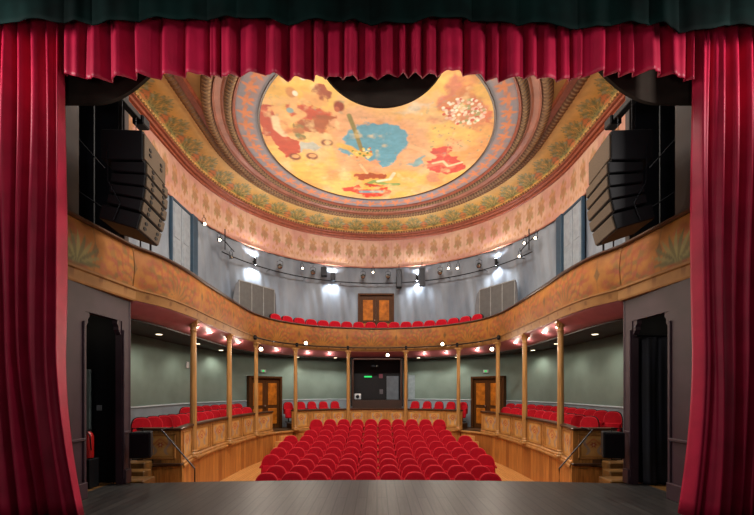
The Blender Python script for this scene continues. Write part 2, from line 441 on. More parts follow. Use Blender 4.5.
# painted cove
A0, A1 = (R-.14, HM+.10), (5.2, HC-.02)
def covecol(s, t):
    w = t*1.1                                                     # metres across the cove
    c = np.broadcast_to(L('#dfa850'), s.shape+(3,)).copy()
    c = blend(c, L('#efca84'), sm(.55, .95, t)*.8)  # brighter lit top of the cove, painted into the colour
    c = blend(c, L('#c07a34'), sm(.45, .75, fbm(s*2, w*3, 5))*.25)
    c = blend(c, L('#8a5220'), (1-sm(.0, .12, t))*.75)  # shade above the moulding, painted along the cove's bottom edge
    x = (s/.86) % 1-.5
    # orange flame between the palms
    xo = ((s/.86+.5) % 1)-.5
    c = blend(c, L('#d2703a'), (1-sm(.5, 1.1, (xo/.20)**2+((t-.30)/.24)**2))*.85)
    g1, g2 = L('#4c5a2c'), L('#6e7a46')
    xx = x*.86+.02*np.sin(w*23)
    def frond(c, bx, bw, a, ln, th, col, al):
        dx, dy = math.sin(a), math.cos(a)
        u = (xx-bx)*dx+(w-bw)*dy; v = (w-bw)*dx-(xx-bx)*dy; v = v*1.0+.35*u*u*(1 if a > 0 else -1 if a < 0 else 0)
        tt_ = np.clip(u/ln, 0, 1); d = np.abs(v)/(th*np.sin(tt_*PI)**.7+1e-4)
        return blend(c, col, ((u > .01) & (u < ln))*(1-sm(.6, 1.15, d))*al*(.65+.35*np.sin(u*90+np.abs(v)*160)))
    for k in range(-4, 5): c = frond(c, 0, .20, k*.36, .62-.045*abs(k), .058, g1 if k % 2 else g2, .95)
    for sx_ in (-1, 1):
        for k in (-2, -1, 0, 1, 2): c = frond(c, sx_*.15, .5, sx_*.5+k*.45, .26, .034, g2 if k % 2 else L('#83895a'), .85)
    for k in (-2, -1, 0, 1, 2): c = frond(c, 0, .66, k*.5, .26, .034, L('#8c9064') if k % 2 else g2, .8)
    for dx, dy in ((-.3, .52), (.0, .82), (.3, .52), (-.16, .72), (.17, .73)):
        c = blend(c, L('#a0a07c'), (1-sm(.5, 1.2, ((xx-dx)/.06)**2+((w-dy)/.05)**2))*.7)
    c = blend(c, L('#6e3a1c'), (1-sm(.4, 1, (xx/.10)**2+((w-.16)/.08)**2))*.7)
    return c
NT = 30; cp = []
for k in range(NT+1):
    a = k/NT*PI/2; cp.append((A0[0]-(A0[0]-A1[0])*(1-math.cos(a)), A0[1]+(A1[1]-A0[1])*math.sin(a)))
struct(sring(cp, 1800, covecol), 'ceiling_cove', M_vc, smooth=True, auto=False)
def leafmod(per, amp, jset):
    def f(s, j, r, z):
        if j in jset: z -= amp*abs(math.sin(PI*s/per))
        return r, z
    return f
def beadcol(per):
    def f(s, t):
        c = np.broadcast_to(L('#70482c'), s.shape+(3,)).copy()
        k = np.abs(np.sin(PI*s/per+2.2*np.sin(t*9))); return blend(c, L('#b08450'), sm(.35, .9, k)*sm(.1, .35, t)*(1-sm(.65, .9, t))*(.5+.5*vnoise(s*14, t*6, 3)))
    return f
struct(sring([(5.25, HC-.03), (5.22, HC-.08), (5.14, HC-.12), (5.06, HC-.10), (5.0, HC-.05)], 1600, beadcol(.12), mod=leafmod(.12, .03, (1, 2, 3))), 'trim_10', M_vc, smooth=True, auto=False)
struct(sring([(5.0, HC-.05), (4.99, HC-.09), (4.86, HC-.08), (4.84, HC-.12), (4.79, HC-.12), (4.77, HC)], 400), 'trim_11', M_redm, smooth=True, auto=25)
# flat ceiling (spandrels by the arch)
mb = MB(); N = 60; P = []
for i in range(N+1):
    y = YP+(16.6-YP)*i/N; w = 5.3 if y < C0 else math.sqrt(max(5.3**2-(y-C0)**2, .01)); P.append([(-w+2*w*j/20, y, HC) for j in range(21)])
mb.grid(P)
struct(mb, 'ceiling', mat('yellow_plaster', '#c48c44', .65, noise=.15, nscale=1.5))
# slab above everything so no light is lost
mb = MB(); mb.box(0, 12.5, HC+.55, 14, 13, .2); struct(mb, 'ceiling_slab', M_brown)
def disc_ring(prof, n, colf=None, mod=None, z=None):
    P = []
    for i in range(n+1):
        a = 2*PI*i/n; row = []
        for j, (r, zz) in enumerate(prof):
            if mod: r, zz = mod(a, j, r, zz)
            row.append((r*math.cos(a), C0+r*math.sin(a), zz))
        P.append(row)
    mb = MB()
    if colf:
        aa = np.linspace(0, 2*PI, n+1)[:, None]; tt = np.linspace(0, 1, len(prof))[None, :]
        mb.grid(P, colf(np.broadcast_to(aa, (n+1, len(prof))), np.broadcast_to(tt, (n+1, len(prof)))).reshape(-1, 3))
    else: mb.grid(P)
    return mb
def rmod(cnt, amp, js):
    def f(a, j, r, z):
        if j in js: z -= amp*abs(math.sin(a*cnt/2))
        return r, z
    return f
def rcol(cnt, dark='#5c3822', hi='#b89060'):
    def f(a, t):
        c = np.broadcast_to(L(dark), a.shape+(3,)).copy(); k = np.abs(np.sin(a*cnt/2+2.4*np.sin(t*8)))
        return blend(c, L(hi), sm(.4, .9, k)*sm(.08, .3, t)*(1-sm(.7, .92, t))*(.45+.55*vnoise(a*55, t*6, 4)))
    return f
struct(disc_ring([(4.97, HC-.10), (4.95, HC-.17), (4.86, HC-.21), (4.76, HC-.2), (4.70, HC-.15)], 1400, rcol(240), rmod(240, .03, (1, 2, 3))), 'trim_12', M_vc, smooth=True, auto=False)
struct(disc_ring([(4.70, HC-.15), (4.69, HC-.19), (4.66, HC-.19), (4.64, HC-.14), (4.50, HC-.11), (4.46, HC-.14), (4.44, HC-.12), (4.40, HC-.12)], 300), 'trim_13', M_redm2, smooth=True, auto=25)
struct(disc_ring([(4.42, HC-.10), (4.40, HC-.16), (4.32, HC-.2), (4.24, HC-.18), (4.20, HC-.13)], 1400, rcol(220, '#452a1c', '#a88458'), rmod(220, .03, (1, 2, 3))), 'trim_14', M_vc, smooth=True, auto=False)
struct(disc_ring([(4.21, HC-.13), (4.19, HC-.17), (4.15, HC-.17), (4.12, HC-.10)], 300), 'trim_15', M_redm, smooth=True, auto=25)
def bordcol(a, t):
    s = a*3.8; w = t*.62
    c = np.broadcast_to(L('#8f8a94'), a.shape+(3,)).copy()
    c = blend(c, L('#b08478'), sm(.4, .7, fbm(s*1.5, w*3, 9))*.5)
    c = blend(c, L('#75757f'), (1-sm(.0, .1, t))*.8); c = blend(c, L('#75757f'), sm(.8, .86, t)*.9)
    n = 48; x = ((a*n/(2*PI)) % 1-.5)*(2*PI*3.8/n); y = w-.27
    rr = np.hypot(x, y); th = np.arctan2(y, x)
    pet = .17+.07*np.cos(5*th+1)+.03*np.cos(9*th)
    c = blend(c, L('#da8450'), (1-sm(.75, 1.1, rr/pet))*.9)
    x2 = (((a*n/(2*PI))+.5) % 1-.5)*(2*PI*3.8/n); c = blend(c, L('#c87c58'), (1-sm(.5, 1.1, (x2/.09)**2+(y/.07)**2))*.7)
    return c
struct(disc_ring([(4.12-.62*k/22, HC-.10) for k in range(23)], 1300, bordcol), 'trim_16', M_vc, smooth=True, auto=False)

# ------------------------------------------------------------------ ceiling painting (artwork on the round canvas)
ZPT = HC-.09
def PP(px, py):
    y = (ZPT-CZ)*F/(HY-py); return ((px-CX)*y/F, y)
GX = 420; g = np.linspace(-3.5, 3.5, GX+1); XX, YY = np.meshgrid(g, g+C0, indexing='ij')
def inpoly(pts, soft=.04):
    q = [PP(*p) for p in pts]; inside = np.zeros(XX.shape, bool); dist = np.full(XX.shape, 9.)
    jx = XX+.22*(fbm(XX*4, YY*4, 21, 4)-.5)*2; jy = YY+.22*(fbm(XX*4+9, YY*4, 22, 4)-.5)*2
    for (x1, y1), (x2, y2) in zip(q, q[1:]+q[:1]):
        cnd = ((y1 > jy) != (y2 > jy)) & (jx < (x2-x1)*(jy-y1)/((y2-y1) if y2 != y1 else 1e-9)+x1); inside ^= cnd
        dx, dy = x2-x1, y2-y1; t = np.clip(((jx-x1)*dx+(jy-y1)*dy)/(dx*dx+dy*dy+1e-12), 0, 1)
        dist = np.minimum(dist, np.hypot(jx-x1-t*dx, jy-y1-t*dy))
    sd = np.where(inside, dist, -dist); return sm(-soft, soft, sd)
def inell(px, py, rx, ry, rot=0, soft=.35):
    x, y = PP(px, py); dx, dy = XX-x, YY-y
    ax = rx*y/F; ay = ry*y*y/((ZPT-CZ)*F)
    c_, s_ = math.cos(rot), math.sin(rot); u = (dx*c_+dy*s_)/ax; v = (-dx*s_+dy*c_)/ay
    return 1-sm(1-soft, 1+soft*.4, np.hypot(u, v))
def instroke(pts, w): 
    m = np.zeros(XX.shape); q = [PP(*p) for p in pts]
    for (x1, y1), (x2, y2) in zip(q, q[1:]):
        dx, dy = x2-x1, y2-y1; t = np.clip(((XX-x1)*dx+(YY-y1)*dy)/(dx*dx+dy*dy+1e-12), 0, 1)
        m = np.maximum(m, 1-sm(w*.6, w*1.3, np.hypot(XX-x1-t*dx, YY-y1-t*dy)))
    return m
cv = np.broadcast_to(L('#e8b658'), XX.shape+(3,)).copy()
cv = blend(cv, L('#edbe66'), sm(.4, .7, fbm(XX*.8, YY*.8, 1, 4)))
cv = blend(cv, L('#de9256'), sm(.5, .75, fbm(XX*.9+5, YY*.9, 2, 4))*.75)
cv = blend(cv, L('#e0a088'), inpoly([(325, 112), (350, 106), (395, 118), (425, 125), (432, 150), (428, 170), (380, 172), (335, 172), (335, 150)], .25)*.65)
cv = blend(cv, L('#e6bb98'), sm(.48, .7, fbm(XX*1.6, YY*1.6, 6, 4))*.45)
cv = blend(cv, L('#66a6c2'), inpoly([(341, 146), (345, 134), (352, 127), (372, 123), (395, 126), (411, 133), (408, 143), (402, 150), (396, 160), (385, 167), (375, 160), (365, 157), (352, 157), (343, 152)], .05))
cv = blend(cv, L('#6fa8b4'), inpoly([(408, 163), (414, 158), (425, 156), (424, 161), (415, 166)], .05)*.9)
cv = blend(cv, L('#7c9ca8'), inell(414, 108, 7, 3)*.6); cv = blend(cv, L('#e8d6bc'), inpoly([(398, 112), (415, 103), (432, 103), (420, 111)], .12)*.8)
# left group of draped figures
cv = blend(cv, L('#bd4526'), inpoly([(259, 104), (275, 106), (281, 122), (288, 136), (297, 138), (300, 150), (287, 158), (274, 142), (262, 128)], .03))
cv = blend(cv, L('#9a4a30'), inpoly([(315, 84), (324, 86), (333, 96), (330, 102), (318, 95), (308, 90)], .05))
cv = blend(cv, L('#c64c2a'), inpoly([(290, 104), (304, 103), (322, 107), (331, 112), (326, 120), (310, 118), (298, 122), (286, 120)], .05))
cv = blend(cv, L('#a35429'), inpoly([(300, 121), (326, 113), (338, 115), (330, 126), (322, 134), (308, 133), (299, 128)], .06))
cv = blend(cv, L('#8e3a28'), inell(339, 106, 6, 6)); cv = blend(cv, L('#b86040'), inell(337, 109, 3, 3))
cv = blend(cv, L('#f0b878'), instroke([(294, 98), (293, 108), (303, 114), (292, 120), (281, 112)], .11))
cv = blend(cv, L('#ecb070'), inpoly([(272, 102), (282, 108), (290, 122), (296, 134), (284, 134), (275, 125), (273, 114)], .05))
cv = blend(cv, L('#efd0a6'), instroke([(275, 118), (277, 128), (284, 134)], .12))
cv = blend(cv, L('#7e7a44'), inpoly([(294, 122), (304, 126), (306, 136), (300, 137), (296, 131)], .05))
cv = blend(cv, L('#c07848'), inell(291, 92, 6, 6)*.8); cv = blend(cv, L('#e8a868'), inpoly([(300, 90), (322, 95), (329, 104), (312, 104), (300, 100)], .08)*.9)
cv = blend(cv, L('#8aa8aa'), inell(290, 110, 4, 3)); cv = blend(cv, L('#f4e6d0'), inell(295, 93, 3, 3)); cv = blend(cv, L('#f4e6d0'), inell(303, 78, 3, 2))
cv = blend(cv, L('#b8c0bc'), inpoly([(299, 140), (312, 141), (324, 146), (318, 152), (304, 149), (298, 152)], .05)*.9)
for ex, ey in ((295, 156.5), (312, 156), (327, 142.5)):
    cv = blend(cv, L('#7e3820'), inell(ex, ey, 6.5, 3.8)); cv = blend(cv, L('#e0a468'), inell(ex+.5, ey-.6, 4.2, 2))
cv = blend(cv, L('#8c8450'), instroke([(349, 115), (356, 133), (362, 151)], .07)); cv = blend(cv, L('#e8b85c'), instroke([(340, 145), (350, 148), (358, 154), (369, 154)], .13))
for k in range(26):
    rx = random.Random(k); cv = blend(cv, L(rx.choice(['#6f8438', '#e8d068', '#c87838', '#f0e0a0'])), inell(355+rx.uniform(-4, 17), 153+rx.uniform(-6, 5), 1.5, 1.2))
# lower drapery figure
cv = blend(cv, L('#a8502c'), inpoly([(353, 175), (362, 173), (386, 173), (385, 177), (370, 178), (355, 178)], .03)); cv = blend(cv, L('#f0c898'), instroke([(360, 164), (367, 173)], .05))
cv = blend(cv, L('#8aa058'), instroke([(367, 184), (374, 181), (387, 184), (398, 184)], .10)); cv = blend(cv, L('#f0dcc0'), instroke([(378, 181), (390, 179), (394, 173)], .07))
cv = blend(cv, L('#d8402a'), inpoly([(342, 187), (352, 185), (361, 184), (359, 189), (388, 188), (389, 196), (366, 196), (350, 191)], .04))
cv = blend(cv, L('#c8402c'), inpoly([(368, 184), (386, 185), (388, 187), (366, 186)], .02)); cv = blend(cv, L('#7a9cae'), instroke([(361, 191.5), (382, 191.5)], .09))
# right hand seated figure
cv = blend(cv, L('#cc4030'), inpoly([(430, 149), (438, 149), (451, 146), (450, 153), (458, 157), (466, 163), (465, 168), (458, 172), (438, 173), (426, 170), (428, 161), (438, 156), (432, 153)], .03))
cv = blend(cv, L('#dc7858'), instroke([(430, 165), (440, 162), (452, 166)], .12)); cv = blend(cv, L('#f0c8a0'), instroke([(433, 163), (443, 161), (448, 166), (462, 162)], .05))
cv = blend(cv, L('#c88060'), inpoly([(428, 174), (440, 174), (437, 182), (429, 182)], .04)*.8); cv = blend(cv, L('#e8b888'), instroke([(411, 146), (424, 151), (434, 157)], .09))
# flowers
cv = blend(cv, L('#c46a4a'), inpoly([(446, 96), (456, 86), (470, 88), (484, 98), (490, 118), (478, 128), (462, 124), (450, 116), (442, 106)], .15)*.75)
cv = blend(cv, L('#c8705c'), inpoly([(455, 72), (465, 80), (452, 92), (444, 108), (437, 105), (448, 88)], .1)*.85); cv = blend(cv, L('#d06440'), inpoly([(474, 92), (481, 98), (490, 112), (492, 124), (487, 122), (482, 108)], .05)*.85)
for k in range(130):
    rx = random.Random(k+500); a = rx.uniform(0, 6.3); rr = math.sqrt(rx.random())
    cv = blend(cv, L(rx.choice(['#f4e8d8', '#f0d8c0', '#e8b8a8', '#c85038', '#9a9c60', '#f4ead8'])), inell(464+rr*22*math.cos(a), 111+rr*13*math.sin(a), 1.9, 1.5))
for k in range(40):
    rx = random.Random(k+900); cv = blend(cv, L(rx.choice(['#8a9468', '#c88058'])), inell(rx.uniform(430, 490), rx.uniform(125, 150), 1.2, 1)*.6)
# brushwork
cv = blend(cv, L('#c86a38'), sm(.62, .82, fbm(XX*2.2, YY*2.6, 51, 4))*inell(300, 118, 52, 46, soft=.5)*.7)
cv = blend(cv, L('#f2d49a'), sm(.60, .8, fbm(XX*2.6+7, YY*2.2, 52, 4))*.6)
cv = blend(cv, L('#d88c68'), sm(.58, .8, fbm(XX*2+3, YY*3, 53, 4))*inell(455, 105, 50, 36, soft=.5)*.8)
cv = blend(cv, L('#8a9a8c'), sm(.72, .86, fbm(XX*5, YY*5, 54, 3))*.35)
cv *= (0.78+.36*fbm(XX*3+YY, YY*7, 31, 4))[..., None]*(.9+.2*fbm(XX*11, YY*11, 33, 2))[..., None]
mb = MB(); vid = -np.ones(XX.shape, int); keep = (XX**2+(YY-C0)**2) <= 3.52**2
vid[keep] = np.arange(keep.sum())
mb.v = [(float(a), float(b), ZPT) for a, b in zip(XX[keep], YY[keep])]; mb.c = list(cv[keep])
q = vid; ok = (q[:-1, :-1] >= 0) & (q[1:, :-1] >= 0) & (q[1:, 1:] >= 0) & (q[:-1, 1:] >= 0)
ii, jj = np.nonzero(ok); mb.f = [(int(q[i, j]), int(q[i, j+1]), int(q[i+1, j+1]), int(q[i+1, j])) for i, j in zip(ii, jj)]
o = mb.build('ceiling_painting', M_vcg); solidify(o, .01, 1)
tag(o, 'round ceiling canvas painted with draped figures, flowers and blue sky on yellow', 'painting')
struct(disc_ring([(3.54, ZPT-.0), (3.53, ZPT-.035), (3.48, ZPT-.035), (3.47, ZPT)], 300), 'trim_17', M_rail)

# ------------------------------------------------------------------ gallery front
half = [(-4.63, 7.06), (-4.42, 7.7), (-4.36, 8.6), (-4.4, 9.5), (-4.42, 10.5), (-4.45, 11.5), (-4.45, 12.5), (-4.38, 13.4), (-4.05, 14.45), (-3.3, 15.45), (-2.4, 16.1), (-1.25, 16.5), (0, 16.65)]
GP = Path(catmull(half+[(-x, y) for x, y in half[-2::-1]]))
# (normal of the path points to the left of travel = away from the axis)
def fascol(s, t):
    h = t*.84; P_ = 2.2; x = ((s/P_) % 1-.5)*P_
    c = np.broadcast_to(L('#a96c2c'), s.shape+(3,)).copy()
    c = blend(c, L('#8e5224'), sm(.4, .7, fbm(s*2.2, h*3, 41))*.6)
    wx = x+.05*(fbm(s*5, h*6, 71)-.5); hh = h+.05*(fbm(s*5+9, h*6, 72)-.5)
    y = hh-.05; rr = np.hypot(wx, y); th = np.arctan2(y, np.abs(wx))
    k = np.sin(13*th+8*rr+2.2*np.sin(rr*11)); m = sm(.1, .7, k)*(1-sm(.75, 1.05, rr))*sm(.06, .16, rr)
    c = blend(c, L('#66582e'), m*.62)
    k2 = np.sin(19*th-10*rr+2+1.5*np.sin(rr*15)); m2 = sm(.2, .8, k2)*(1-sm(.9, 1.1, rr))*sm(.2, .38, rr)
    c = blend(c, L('#94452a'), m2*.6)
    for fx, fy, fr in ((.42, .48, .10), (.7, .36, .10), (.2, .66, .09), (.78, .6, .08), (.5, .68, .07), (.0, .5, .09), (.92, .22, .09), (.55, .2, .08), (.3, .3, .07), (.62, .52, .07)):
        dx = np.abs(wx)-fx; dy = hh-fy; r2 = np.hypot(dx, dy); a2 = np.arctan2(dy, dx)
        c = blend(c, L('#a2503a'), (1-sm(.5, 1.15, r2/(fr*(.7+.4*np.cos(5*a2+fx*9)))))*.65)
    xm = ((s/P_+.5) % 1-.5)*P_
    c = blend(c, L('#5e4828'), (1-sm(.8, 1.1, np.abs(xm)/.07+np.abs(h-.42)/.16))*.75); c = blend(c, L('#7a5a2c'), (1-sm(.5, 1, np.abs(xm)/.02))*.5)
    c = blend(c, L('#7c5a2a'), (1-sm(.0, .06, t))*.8); return c
gal = empty('gallery_balustrade', (0, 11, 3.3), 0, 'curved orange gallery front painted with red flowers and leaves, dark handrail on top', 'balustrade')
ORG = (0, 11, 3.3)
fas = [(-.02-.05*math.sin(PI*k/20), 3.54+.78*k/20) for k in range(21)]
o = GP.sweep(fas, 0, GP.L, 1500, fascol).build('painted_fascia', M_vcf, gal, smooth=True, org=ORG, auto=False); solidify(o, .03, 0)
def bandcol(s, t):
    c = np.broadcast_to(L('#9c6e3a'), s.shape+(3,)).copy(); x = (s/.55) % 1-.5
    c = blend(c, L('#7a4c24'), (1-sm(.5, 1, (x/.09)**2+((t-.5)/.18)**2))*.8); c = blend(c, L('#8a5a2c'), (1-sm(.02, .05, np.abs(t-.12)))*.8)
    return blend(c, L('#8a5a2c'), (1-sm(.02, .05, np.abs(t-.86)))*.8)
band = [(.02, 3.33), (-.07, 3.33)]+[(-.07-.03*k/8, 3.34+.17*k/8) for k in range(9)]+[(-.12, 3.52), (-.12, 3.55), (-.02, 3.56)]
GP.sweep(band, 0, GP.L, 700, bandcol).build('lower_band', M_vcf, gal, org=ORG)
hr = [(-.07, 4.31), (-.1, 4.33), (-.1, 4.36), (-.07, 4.375), (.08, 4.375), (.11, 4.35), (.08, 4.31), (-.07, 4.31)]
GP.sweep(hr, 0, GP.L, 400, caps=True).build('handrail', M_rail, gal, org=ORG, smooth=True)
# inner lining so the rail has a back
GP.sweep([(.06, 3.6), (.06, 4.3)], 0, GP.L, 300).build('inner_lining', M_brown, gal, org=ORG)
sof = [(-.04, 3.33), (.0, 3.30)]+[(.04+.5*k/8, 3.28-.19*math.sin(k/8*PI/2)) for k in range(9)]
sofo = GP.sweep(sof, 0, GP.L, 400).build('pink_soffit', M_pink, gal, org=ORG, smooth=True, auto=False)
solidify(sofo, .02, 1)
# gallery floor slab and dark ceiling below it, from soffit to wall
def slab_between(off, r, z0, z1, n=300):
    P0, P1 = [], []
    for i in range(n+1):
        u = GP.L*i/n; p, nn = GP.at(u, off); s = LTOT*i/n
        # matching point on the wall: cast along the normal
        d = Vector((p.x, p.y)); t = 0
        for _ in range(200):
            q = d+nn*t
            rr = abs(q.x) if q.y < C0 else math.hypot(q.x, q.y-C0)
            if rr >= r: break
            t += .015
        P0.append(p); P1.append(q)
    mb = MB(); m = len(P0)
    v = [(p.x, p.y, z) for z in (z0, z1) for P in (P0, P1) for p in P]
    f = []
    for i in range(m-1):
        f += [(i, i+1, m+i+1, m+i), (2*m+i, 3*m+i, 3*m+i+1, 2*m+i+1), (i, 2*m+i, 2*m+i+1, i+1), (m+i, m+i+1, 3*m+i+1, 3*m+i)]
    mb.add(v, f); return mb
struct(slab_between(.52, R-.01, 3.06, 3.10), 'ceiling_under_gallery', M_dceil)
struct(slab_between(.07, R-.01, 3.44, 3.52), 'floor_gallery', M_bfloor)
# seating step in the centre of the gallery
c0, c1 = GP.find_px(268), GP.find_px(486)
mb = GP.sweep([(.16, 3.52), (.16, 3.85), (.95, 3.85), (.95, 3.52)], c0, c1, 120, caps=True); struct(mb, 'gallery_seating_step', M_bfloor)

# proscenium box fronts, straight runs next to the curtain
for sx, side in ((-1, 'left'), (1, 'right')):
    t = empty('proscenium_box_front', (sx*4.7, 6.2, 3.33), 0, 'painted box front between the %s red curtain and the curved gallery, above a dark doorway' % side, 'box front', 'box fronts beside the curtain')
    og = (sx*4.7, 6.2, 3.33)
    pa, pb = (sx*4.76, 5.42), (sx*4.64, 7.05)
    pth = Path([pa, pb]) if sx < 0 else Path([pb, pa])
    def fc2(s, t_, sx=sx):
        s2 = s+(.2 if sx > 0 else .35); c = fascol(s2+1.1, t_)
        ss = s if sx < 0 else pth.L-s
        h = t_*.8
        for k in range(-5, 6):
            a = k*.28; u = (ss-.42)*math.sin(a)+(h-.1)*math.cos(a); v = (ss-.42)*math.cos(a)-(h-.1)*math.sin(a)
            c = blend(c, L('#5f6238') if k % 2 else L('#88824c'), ((u > 0) & (u < .52))*(1-sm(.7, 1.2, np.abs(v)/(.035*np.sin(np.clip(u/.52, 0, 1)*PI)+1e-3)))*.85)
        return c
    o = pth.sweep(fas, 0, pth.L, 220, fc2).build('painted_fascia', M_vcf, t, org=og, smooth=True, auto=False); solidify(o, .03, 0)
    b2 = [(.05, 3.31), (-.1, 3.31), (-.11, 3.34), (-.11, 3.50), (-.14, 3.52), (-.14, 3.56), (-.02, 3.57)]
    pth.sweep(b2, 0, pth.L, 80, bandcol).build('lower_band', M_vcf, t, org=og)
    pth.sweep(hr, 0, pth.L, 10, caps=True).build('handrail', M_rail, t, org=og)
    struct(MB().box(sx*5.45, 6.22, 3.54, 1.3, 1.5, .06), 'box_floor', M_brown)
    mb = MB(); mb.box(sx*4.66, 7.07, 3.83, .16, .06, 1.04, bev=.015); mb.build('end_post', M_wood2, t, org=og)

# ------------------------------------------------------------------ stalls boxes: parapet, ledge, cladding
lh = [(-4.25, 8.2), (-4.45, 9.1), (-4.52, 10.3), (-4.5, 11.4), (-4.45, 12.4), (-4.33, 13.45), (-4.02, 14.5), (-3.42, 15.22), (-3.3, 15.32), (-2.4, 15.97), (-1.24, 16.4), (0, 16.52)]
lh = [(x*1.013, y) for x, y in lh]
BP = Path(catmull(lh+[(-x, y) for x, y in lh[-2::-1]]))
COLS = [(-4.56, 9.12), (-4.58, 11.4), (-4.42, 13.45), (-3.36, 15.3), (-1.27, 16.4)]
def near_u(x, y):
    best = min(range(1201), key=lambda i: (BP.at(BP.L*i/1200)[0]-Vector((x, y))).length); return BP.L*best/1200
CU = [near_u(*c) for c in COLS]
GAP0, GAP1 = near_u(-4.02, 14.5), near_u(-3.42, 15.22)
ends = [0, CU[0], CU[1], CU[2], GAP0]
secs = [(ends[i], ends[i+1]) for i in range(4)]+[(GAP1, CU[4]), (CU[4], BP.L-CU[4]), (BP.L-CU[4], BP.L-GAP1)]+[(BP.L-ends[i+1], BP.L-ends[i]) for i in (3, 2, 1, 0)]
def ornament(s0, s1):
    """painted field inside a frame: blue grey and red scrolls on oak"""
    def f(s, t):
        w = s1-s0; x = (s-(s0+s1)/2)/(w/2); y = t*2-1; ax = np.abs(x)
        c = np.broadcast_to(L('#d8a45c'), s.shape+(3,)).copy()
        c = blend(c, L('#c48a46'), sm(.4, .7, fbm(s*4, t*3, 61))*.7)
        c = blend(c, L('#b8442c'), (1-sm(.6, 1.1, np.abs(y-.42-.25*np.cos(ax*5))/.12))*(ax < .8)*.5)
        c = blend(c, L('#8d94a0'), (1-sm(.6, 1.1, np.abs(ax-.55-.18*np.sin(y*4))/.13))*(np.abs(y) < .75)*.5)
        rr = np.hypot(x*w/2, (y-.15)*.3); a = np.arctan2(y-.15, x)
        c = blend(c, L('#b03a30'), (1-sm(.7, 1.1, rr/(.07+.025*np.cos(6*a))))*.85); c = blend(c, L('#e8d0a0'), (1-sm(.5, 1.1, rr/.025)))
        c = blend(c, L('#c89048'), ((ax > .9) | (np.abs(y) > .9))*1.0); return c
    return f
names_sec = ['nearest the stage on the left', 'between first and second left columns', 'between second and third left columns', 'beside the left gap before the steps',
             'at the rear, left of the booth', 'below the dark control booth', 'at the rear, right of the booth',
             'beside the right gap before the steps', 'between third and second right columns', 'between second and first right columns', 'nearest the stage on the right']
for k, (a, b) in enumerate(secs):
    m_, _ = BP.at((a+b)/2); og = (m_.x, m_.y, 0)
    t = empty('box_parapet', og, 0, 'oak box parapet with painted panels, '+names_sec[k], 'parapet', 'oak parapets of the stalls boxes')
    n = max(8, int((b-a)/.1)); g_ = .004
    o = BP.sweep([(-.02, .0), (-.02, .76), (.05, .76), (.05, .0), (-.02, .0)], a+g_, b-g_, n, caps=True).build('panel_board', M_wood, t, org=og)
    BP.sweep([(-.06, .76), (-.08, .78), (-.08, .81), (-.05, .825), (.09, .825), (.11, .8), (.09, .76), (-.06, .76)], a+g_, b-g_, n, caps=True).build('top_rail', M_rail, t, org=og, smooth=True)
    BP.sweep([(-.02, .0), (-.07, .0), (-.07, .05), (-.05, .07), (-.02, .09)], a+g_, b-g_, n).build('plinth', M_wood2, t, org=og)
    w = b-a; np_ = max(1, round(w/1.0)); pw = w/np_
    for i in range(np_):
        p0, p1 = a+pw*i+.16, a+pw*(i+1)-.16
        if w < 1.2: p0, p1 = a+.16, b-.12
        # raised frame around the field
        fr = MB()
        for u0, u1, z0, z1 in ((p0-.04, p1+.04, .10, .13), (p0-.04, p1+.04, .68, .71), (p0-.04, p0, .13, .68), (p1, p1+.04, .13, .68)):
            s_ = BP.sweep([(-.02, z0), (-.045, z0+.008), (-.045, z1-.008), (-.02, z1)], u0, u1, max(2, int((u1-u0)/.1)), caps=True)
            fr.add(s_.v, s_.f)
        fr.build('panel_frame', M_wood2, t, org=og)
        o = BP.sweep([(-.026, .13+.55*j/26) for j in range(27)], p0, p1, max(40, int((p1-p0)/.015)), ornament(p0, p1)).build('painted_panel', M_vcf, t, org=og)
        solidify(o, .006)
        if i: 
            pb_ = MB(); u = a+pw*i
            s_ = BP.sweep([(-.02, .1), (-.04, .1), (-.04, .74), (-.02, .74)], u-.035, u+.035, 2, caps=True); pb_.add(s_.v, s_.f); pb_.build('pilaster_strip', M_wood2, t, org=og)
